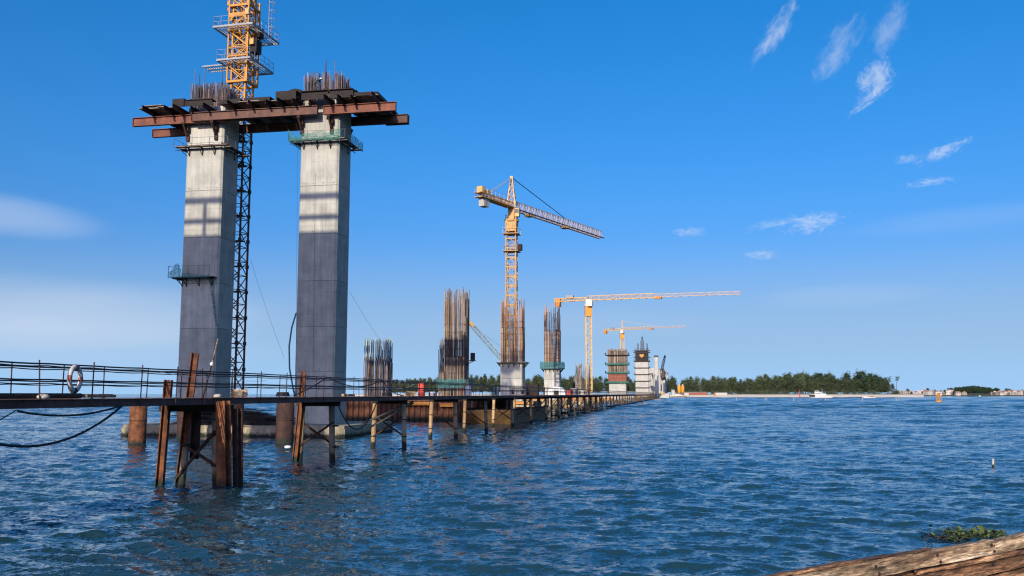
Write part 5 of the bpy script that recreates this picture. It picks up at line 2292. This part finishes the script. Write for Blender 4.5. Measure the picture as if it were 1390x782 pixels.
# slender column and the approach viaduct behind it
d = 840
g = Vector(((890.3 - 695) / 1250 * d, d, 0))
o = thing('concrete_column', 'slender free-standing white column right of the banded tower', 'column', g, RZ)
for z0, z1 in ((2, 14), (14, 26), (26, 37)):
    b = MB()
    b.prism(chamfered(3.6, 3.6, .4), z0 + .04, z1 - .04)
    b.build('shaft_lift', M['concrete_plain'], o)
b = MB()
b.box((0, 0, 37.8), (4.0, 4.0, 1.6))
b.build('head', M['hull_dark'], o)
g2 = Vector(((898 - 695) / 1250 * 850, 850, 0))
o = thing('pile_cap', 'large pale concrete block at the waterline at the far end of the trestle', 'pile cap', g2, RZ)
b = MB()
b.prism(chamfered(12.5, 20, .4), -1, 4.2)
b.build('slab', M['concrete_plain'], o)
via = thing('viaduct', 'white approach viaduct with stepped piers and dark girder end by the beach', 'viaduct', Vector(((884 - 695) / 1250 * 900, 900, 0)), RZ)
for k in range(4):
    xo = 3.0 + k * 1.4
    y = k * 42
    for x in (0, 9.5):
        b = MB()
        b.prism(chamfered(3.8, 4.5, .4), 1, 24 - k * .6)
        b.build('pier_shaft', M['concrete_plain'], via, loc=(xo + x - 6, y, 0))
    b = MB()
    b.box((xo - 1.2, y, 25.6 - k * .6), (16, 5, 3.4))
    b.build('cross_head', M['concrete_plain'], via)
    b = MB()
    b.box((xo - 1.5, y, 28.1 - k * .6), (9.5, 4, 1.6))
    b.build('bearing_block', M['concrete_plain'], via)
for k in range(3):
    b = MB()
    y = k * 42
    for j in range(4):
        b.box((-2 + j * 4.2 + k * 1.5, y + 21, 27.9 - k * .6), (1.0, 37, 2.2))
    b.build('girder', M['concrete_plain'], via)
b = MB()
b.add([(8, -2, 28), (12, -2, 28), (12, 60, 26), (8, 60, 26), (9.5, -2, 18), (12.2, -2, 20), (12.2, 60, 18), (9.5, 60, 16)],
      [(0, 1, 2, 3), (4, 7, 6, 5), (0, 4, 5, 1), (1, 5, 6, 2), (2, 6, 7, 3), (3, 7, 4, 0)])
b.build('girder_end', M['hull_dark'], via)
b = MB()
b.prism([(9.5, 2), (12.6, 2), (13.5, 70), (10.4, 70)], 1, 17.5)
b.build('abutment', M['concrete_plain'], via)

# silos and site sheds on the beach
for k, (u, h, r) in enumerate(((920.6, 10.5, 2.0), (925.4, 10.5, 2.0))):
    d = 1112
    o = thing('silo', 'yellow cement silo on the beach, %s of two' % ('left' if k == 0 else 'right'), 'silo', ((u - 695) / 1250 * d, d, 2.6))
    b = MB()
    b.lathe([(.5, 1.2), (r, 3.6), (r, h), (r * .8, h + .8), (.3, h + 1.2)], 16)
    b.build('tank', M['yellow'], o, True)
    for a in range(4):
        b = MB()
        x, y = r * .9 * math.cos(a * math.pi / 2 + .78), r * .9 * math.sin(a * math.pi / 2 + .78)
        b.bar((x, y, -2), (x, y, 4), .3)
        b.build('leg', M['grey_metal'], o)
    b = MB()
    b.box((0, 0, h + 1.7), (1.2, 1.2, 1.2))
    b.build('filter', M['white_paint'], o)
for k, (u, d, w, h, m, lab) in enumerate(((912, 1100, 3.6, 6.0, 'tarp', 'small pale tower shed left of the silos'), (930, 1108, 5.5, 3.0, 'tarp', 'low pale shed at the foot of the silos'),
                                          (946, 1130, 22, 2.2, 'form_red', 'long low red-brown shed under the trees behind the beach'), (977, 1134, 14, 2.0, 'tarp', 'long grey shed under the trees behind the beach'))):
    o = thing('shed', lab, 'shed', ((u - 695) / 1250 * d, d, 2.4 if k < 2 else LZ))
    b = MB()
    b.box((0, 0, h / 2 - .4), (w, 4, h + .8))
    b.build('wall', M[m], o)
    b = MB()
    b.add([(-w / 2 - .3, -2.4, h), (w / 2 + .3, -2.4, h), (w / 2 + .3, 2.4, h), (-w / 2 - .3, 2.4, h), (-w / 2 - .3, 0, h + .9), (w / 2 + .3, 0, h + .9)],
          [(0, 1, 5, 4), (2, 3, 4, 5), (0, 4, 3), (1, 2, 5), (3, 2, 1, 0)])
    b.build('roof', M['house_roof'] if k == 2 else M['grey_metal'], o)
b = MB()
rng = random.Random(2)
prof = [(8.0, 0), (6.2, .8), (3.6, 1.9), (1.2, 2.7), (.1, 2.9)]
b.lathe(prof, 18)
o = tag(b.build('sand_mound', M['sand'], None, True, ((917 - 695) / 1250 * 1104, 1104, 1.2)), 'pale sand mound at the foot of the silos', 'mound')
o.scale = (1.5, 1, 1)


# ================================================================ boats, buoys and stakes
def hull(b, L, w, h, dr=.5, sheer=.5):
    """a lofted boat hull, bow towards -x"""
    n = 10
    ring = []
    for i in range(n + 1):
        f = i / n
        x = -L / 2 + L * f
        hw = w / 2 * (min(1, (f * 2.6)) ** .6) * (1 if f < .85 else 1 - (f - .85) * .6)
        zt = h + sheer * (1 - f) ** 2 * 1.6
        ring.append([(x - (zt * .5 if i == 0 else 0), -hw, zt), (x, -hw * .82, .0), (x, -hw * .35, -dr), (x, hw * .35, -dr), (x, hw * .82, 0), (x - (zt * .5 if i == 0 else 0), hw, zt)])
    vs = [p for r in ring for p in r]
    fs = []
    for i in range(n):
        for k in range(5):
            a = i * 6 + k
            fs.append((a, a + 1, a + 7, a + 6))
        fs.append((i * 6 + 5, i * 6, i * 6 + 6, i * 6 + 11))
    fs += [tuple(range(6))[::-1], tuple(range(n * 6, n * 6 + 6))]
    b.add(vs, fs)


o = thing('fishing_boat', 'white fishing boat with stepped cabin and dark bow lying off the beach', 'boat', ((1112 - 695) / 1250 * 950, 950, 0), R(-12))
b = MB()
hull(b, 21, 5.2, 1.9, .8, 1.3)
b.build('hull', M['white_paint'], o)
b = MB()
b.add([(-13.0, -.3, 3.6), (-6.5, -2.8, 2.9), (-6.5, -2.5, .9), (-11.0, -.6, 1.0), (-13.0, .3, 3.6), (-6.5, 2.8, 2.9), (-6.5, 2.5, .9), (-11, .6, 1.0)],
      [(0, 3, 2, 1), (4, 5, 6, 7), (0, 1, 5, 4), (3, 7, 6, 2), (1, 2, 6, 5), (0, 4, 7, 3)])
b.build('bow', M['hull_dark'], o)
b = MB()
b.box((-3.4, 0, 4.0), (6.5, 3.8, 3.0))
b.box((-4.2, 0, 6.2), (4.2, 3.2, 1.8))
b.box((2.2, 0, 3.2), (5.0, 3.6, 1.8))
cab = b.build('cabin', M['white_paint'], o)
for (x, z, w) in ((-4.2, 6.4, 3.2), (-3.4, 4.5, 5.0)):
    b = MB()
    b.box((x, -1.66 if z > 6 else -1.96, z), (w, .1, .6))
    b.build('window', M['glass_dark'], cab)
b = MB()
b.tube([(.8, 0, 4), (.8, 0, 10)], .16, 6)
b.bar((.8, 0, 8.5), (3.5, 0, 6.2), .1)
b.build('mast', M['grey_metal'], o)

o = thing('channel_buoy', 'orange channel buoy with lattice tower floating before the far town', 'buoy', ((1270 - 695) / 1250 * 425, 425, 0), .3)
b = MB()
b.lathe([(.3, -.8), (1.3, -.6), (1.55, 0), (1.55, .45), (1.3, .7), (.4, .8)], 18)
b.build('float', M['yellow'], o, True)
b = MB()
b.lathe([(1.57, -.2), (1.6, -.15), (1.6, .2), (1.57, .25)], 18)
b.build('weed_band', M['rust_dark'], o)
b = MB()
for a in range(4):
    c_, s_ = math.cos(a * math.pi / 2 + .5), math.sin(a * math.pi / 2 + .5)
    b.bar((1.1 * c_, 1.1 * s_, .6), (.45 * c_, .45 * s_, 4.2), .22)
    c2, s2 = math.cos((a + 1) * math.pi / 2 + .5), math.sin((a + 1) * math.pi / 2 + .5)
    b.bar((.9 * c_, .9 * s_, 1.5), (.6 * c2, .6 * s2, 3.4), .12)
    b.bar((.75 * c_, .75 * s_, 2.5), (.75 * c2, .75 * s2, 2.5), .12)
b.build('tower', M['yellow'], o)
b = MB()
for a in range(4):
    c_, s_ = math.cos(a * math.pi / 2 + .5), math.sin(a * math.pi / 2 + .5)
    b.bar((.62 * c_ - .28 * s_, .62 * s_ + .28 * c_, 3.35), (.62 * c_ + .28 * s_, .62 * s_ - .28 * c_, 3.35), .08, 1.2)
b.build('radar_reflector', M['yellow'], o)
b = MB()
b.lathe([(.2, 4.1), (.24, 4.15), (.24, 4.7), (.1, 4.85)], 10)
b.build('lantern', M['white_paint'], o)

rng = random.Random(9)
for k, (u, v, hh, two, lab) in enumerate(((1000, 544, 2.4, 0, 'pale fishing stake in the water, leftmost of the row'), (1039, 544, 2.2, 1, 'pair of leaning pale stakes, second of the row from the trestle'),
                                         (1077, 544.5, 2.4, 0, 'pale stake in the water left of the red spar'), (1121, 544.5, 2.0, 1, 'pair of short stakes below the white fishing boat'),
                                         (1170, 545, 2.8, 0, 'pale stake before the long low boat'), (1217, 544.7, 2.4, 1, 'pair of upright stakes off the tip of the wooded point'))):
    g = ground(u, v)
    o = thing('fishing_stake', lab, 'stake', (g.x, g.y, 0), 0, 'row of fishing stakes')
    for j in range(2 if two else 1):
        b = MB()
        b.tube([(j * 1.1, 0, -1), (j * 1.1 + rng.uniform(-.3, .5), 0, hh * (1 - .25 * j))], .12, 6)
        b.build('pole', M['tarp'], o)
    b = MB()
    b.lathe([(.1, -.2), (.3, -.1), (.32, .12), (.1, .25)], 8, (.2, 0, 0))
    b.build('float', M['white_plastic'], o, True)
g = ground(1348, 634)
o = thing('mooring_stake', 'short pale stake sticking out of the water at right', 'stake', (g.x, g.y, 0))
b = MB()
b.tube([(0, 0, -1), (.01, 0, .2), (.03, 0, .42)], [.055, .055, .05], 8)
b.build('pole', M['tarp'], o, True)
b = MB()
b.lathe([(.062, .02), (.066, .03), (.066, .12), (.06, .13)], 8)
b.build('rust_band', M['rust'], o)
o = thing('spar_buoy', 'thin red spar mark in front of the beach left of the fishing boat', 'buoy', ((1083 - 695) / 1250 * 960, 960, 0))
b = MB()
b.tube([(0, 0, 0), (-.3, 0, 8.6)], [.6, .15], 8)
b.build('spar', M['red_paint'], o)
b = MB()
b.lathe([(.2, -.3), (1.7, -.2), (1.8, .3), (.5, .8)], 10)
b.build('float', M['red_paint'], o)
o = thing('spar_buoy', 'small orange mark floating before the beach right of the silos', 'buoy', ((968.5 - 695) / 1250 * 940, 940, 0))
b = MB()
b.lathe([(.3, -.3), (1.1, -.1), (1.1, .5), (.5, 1.4), (.5, 4.6), (.1, 5.6)], 10)
b.build('body', M['orange_paint'], o)
b = MB()
b.bar((-1.1, 0, 4.0), (1.1, 0, 4.0), .4)
b.build('cross_mark', M['orange_paint'], o)
o = thing('low_boat', 'long low pale boat lying in front of the tall trees', 'boat', ((1177 - 695) / 1250 * 860, 860, 0), R(6))
b = MB()
hull(b, 11.5, 2.4, 1.1, .4, .4)
b.build('hull', M['white_paint'], o)
b = MB()
b.box((1.5, 0, 1.5), (4.5, 1.5, .7))
b.build('thwart_cover', M['form_red'], o)
o = thing('small_boat', 'tiny teal boat off the far town right of the orange buoy', 'boat', ((1325.5 - 695) / 1250 * 900, 900, 0), R(40))
b = MB()
hull(b, 5, 2.0, 1.0, .4, .4)
b.build('hull', M['net_teal'], o)
b = MB()
b.box((.5, 0, 1.7), (1.8, 1.3, 1.4))
b.build('wheelhouse', M['white_paint'], o)
g = ground(390.5, 608)
b = MB()
b.lathe([(.03, -.08), (.16, -.03), (.21, .05), (.15, .12), (.03, .15)], 12)
o = tag(b.build('foam_float', M['foam'], None, True, (g.x, g.y, .02)), 'small white foam float drifting before the rusty casing', 'float')
o.scale = (1.2, .7, 1)


# ================================================================ wooden boat in the corner
def plank_mesh(L, h, t, seed, mat, nx=60):
    rng = random.Random(seed)
    vs, fs = [], []
    w1, w2 = rng.uniform(0, 6), rng.uniform(0, 6)
    for i in range(nx + 1):
        x = L * i / nx
        e0 = .004 * math.sin(x * 3.1 + w1) + rng.gauss(0, .002)
        e1 = .005 * math.sin(x * 2.3 + w2) + rng.gauss(0, .0035)
        bow = .005 * math.sin(x * 1.3 + w1)
        c = .008
        vs += [(x, -t / 2 + bow, -h / 2 + e0 + c), (x, -t / 2 + bow, h / 2 + e1 - c), (x, -t / 2 + c + bow, h / 2 + e1), (x, t / 2 - c + bow, h / 2 + e1), (x, t / 2 + bow, h / 2 + e1 - c), (x, t / 2 + bow, -h / 2 + e0)]
    m = 6
    for i in range(nx):
        for k in range(m):
            fs.append((i * m + k, (i + 1) * m + k, (i + 1) * m + (k + 1) % m, i * m + (k + 1) % m))
    fs += [tuple(range(m)), tuple(range(nx * m, nx * m + m))[::-1]]
    b = MB()
    b.add(vs, fs)
    return b.mesh('plank', mat)


ga, gb = ground(1065, 782, 2.2), ground(1390, 724, 2.2)
dirb = (gb - ga).normalized()
hb = math.atan2(dirb.y, dirb.x)
org = ga - dirb * 2.4
boat = thing('wooden_boat', 'weathered wooden boat side of thick planks in the lower right corner', 'boat', (org.x, org.y, 0), hb)
rows = [(2.125, .150, .085, 0, 'wood_pale', 5.75, 0), (2.122, .148, .080, .006, 'wood_pale', 3.72, 5.77), (2.022, .045, .05, -.035, 'wood_brown', 5.0, 4.3), (1.925, .155, .06, .0, 'wood_brown', 9.5, 0),
        (1.755, .165, .06, .015, 'wood_pale', 5.2, 0), (1.750, .16, .06, .03, 'wood_brown', 4.2, 5.25)]
rows += [(1.58 - .178 * k, .168, .06, .012 * (k % 2), 'wood_brown' if k % 3 else 'wood_pale', 9.5, 0) for k in range(9)]
for k, (z, h, t, y, mat, L, x0) in enumerate(rows):
    put('plank', plank_mesh(L, h, t, k + 1, M[mat]), boat, (x0, y, z))
b = MB()
b.box((4.75, .075, 1.12), (9.4, .04, 1.95))
b.build('backing_board', M['wood_brown'], boat)
put('cap_strip', plank_mesh(4.6, .020, .085, 41, M['wood_brown']), boat, (.0, .012, 2.211))
BOLT = MB()
BOLT.lathe([(.013, 0), (.016, .004), (.012, .012), (.002, .014)], 8)
BOLT = BOLT.mesh('bolt', M['steel_dark'])
for k in range(9):
    for (z, dx) in ((2.16, 0), (2.09, .05), (1.96, .02), (1.78, .03)):
        o = put('bolt', BOLT, boat, (.55 + k * 1.02 + dx, -.050, z))
        o.rotation_euler = (R(90), 0, 0)
# frames inside, deck and the near side below the picture
for k in range(6):
    b = MB()
    b.box((.7 + k * 1.55, -.09, 1.05), (.12, .11, 1.55))
    b.build('rib', M['wood_brown'], boat)
for k in range(7):
    b = MB()
    b.box((4.75, -.32 - k * .34, .62), (9.4, .32, .06))
    b.build('deck_board', M['wood_brown'], boat)
for k in range(5):
    put('plank', plank_mesh(9.5, .2, .06, 60 + k, M['wood_brown'] if k % 2 else M['wood_pale']), boat, (0, -2.75, .1 + k * .22))
b = MB()
b.box((-.05, -1.37, .55), (.12, 2.75, 1.3))
b.box((9.55, -1.37, .95), (.12, 2.75, 2.0))
b.build('transom', M['wood_brown'], boat)
b = MB()
b.box((7.1, -.05, 1.50), (.5, .04, .25))
b.build('paint_patch', M['blue_paint'], boat)

# water hyacinth raft behind the boat
g = ground(1312, 729)
o = thing('water_hyacinth', 'raft of green water hyacinth floating beyond the wooden boat', 'plant', (g.x, g.y, 0), R(8))
rng = random.Random(14)


def leaf(b, base, d, L, w, curl):
    d = d.normalized()
    s = d.cross(Vector((0, 0, 1)))
    s = s.normalized() if s.length > .01 else Vector((1, 0, 0))
    up = s.cross(d).normalized()
    vs = []
    for i, (f, ww) in enumerate(((0, .06), (.35, .10), (.5, .75), (.75, 1.0), (1.0, .1))):
        c = base + d * (L * f) + up * (-curl * L * f * f)
        vs += [c - s * w * ww / 2 + up * w * ww * .18, c + s * w * ww / 2 + up * w * ww * .18]
    b.add(vs, [(2 * i, 2 * i + 1, 2 * i + 3, 2 * i + 2) for i in range(4)])


b, bd = MB(), MB()
for i in range(560):
    x = rng.gauss(.1, .42)
    if rng.random() < .25:
        x = rng.gauss(.75, .16)
    y = rng.gauss(0, .42)
    base = Vector((x, y, rng.uniform(.0, .10)))
    d = Vector((rng.gauss(0, .8), rng.gauss(0, .8), rng.uniform(.1, 1.0)))
    leaf(b, base, d, rng.uniform(.13, .30), rng.uniform(.06, .115), rng.uniform(0, .7))
for i in range(150):
    base = Vector((rng.gauss(-.55, .3), rng.gauss(-.05, .3), rng.uniform(0, .05)))
    d = Vector((rng.gauss(-.3, 1), rng.gauss(0, .8), rng.uniform(.05, .5)))
    leaf(bd, base, d, rng.uniform(.10, .28), rng.uniform(.03, .07), rng.uniform(0, .5))
o.scale = (1, 1, .72)
stuff(b.build('leaves', M['hyacinth'], o, True))
stuff(bd.build('roots', M['dead_leaf'], o, True))
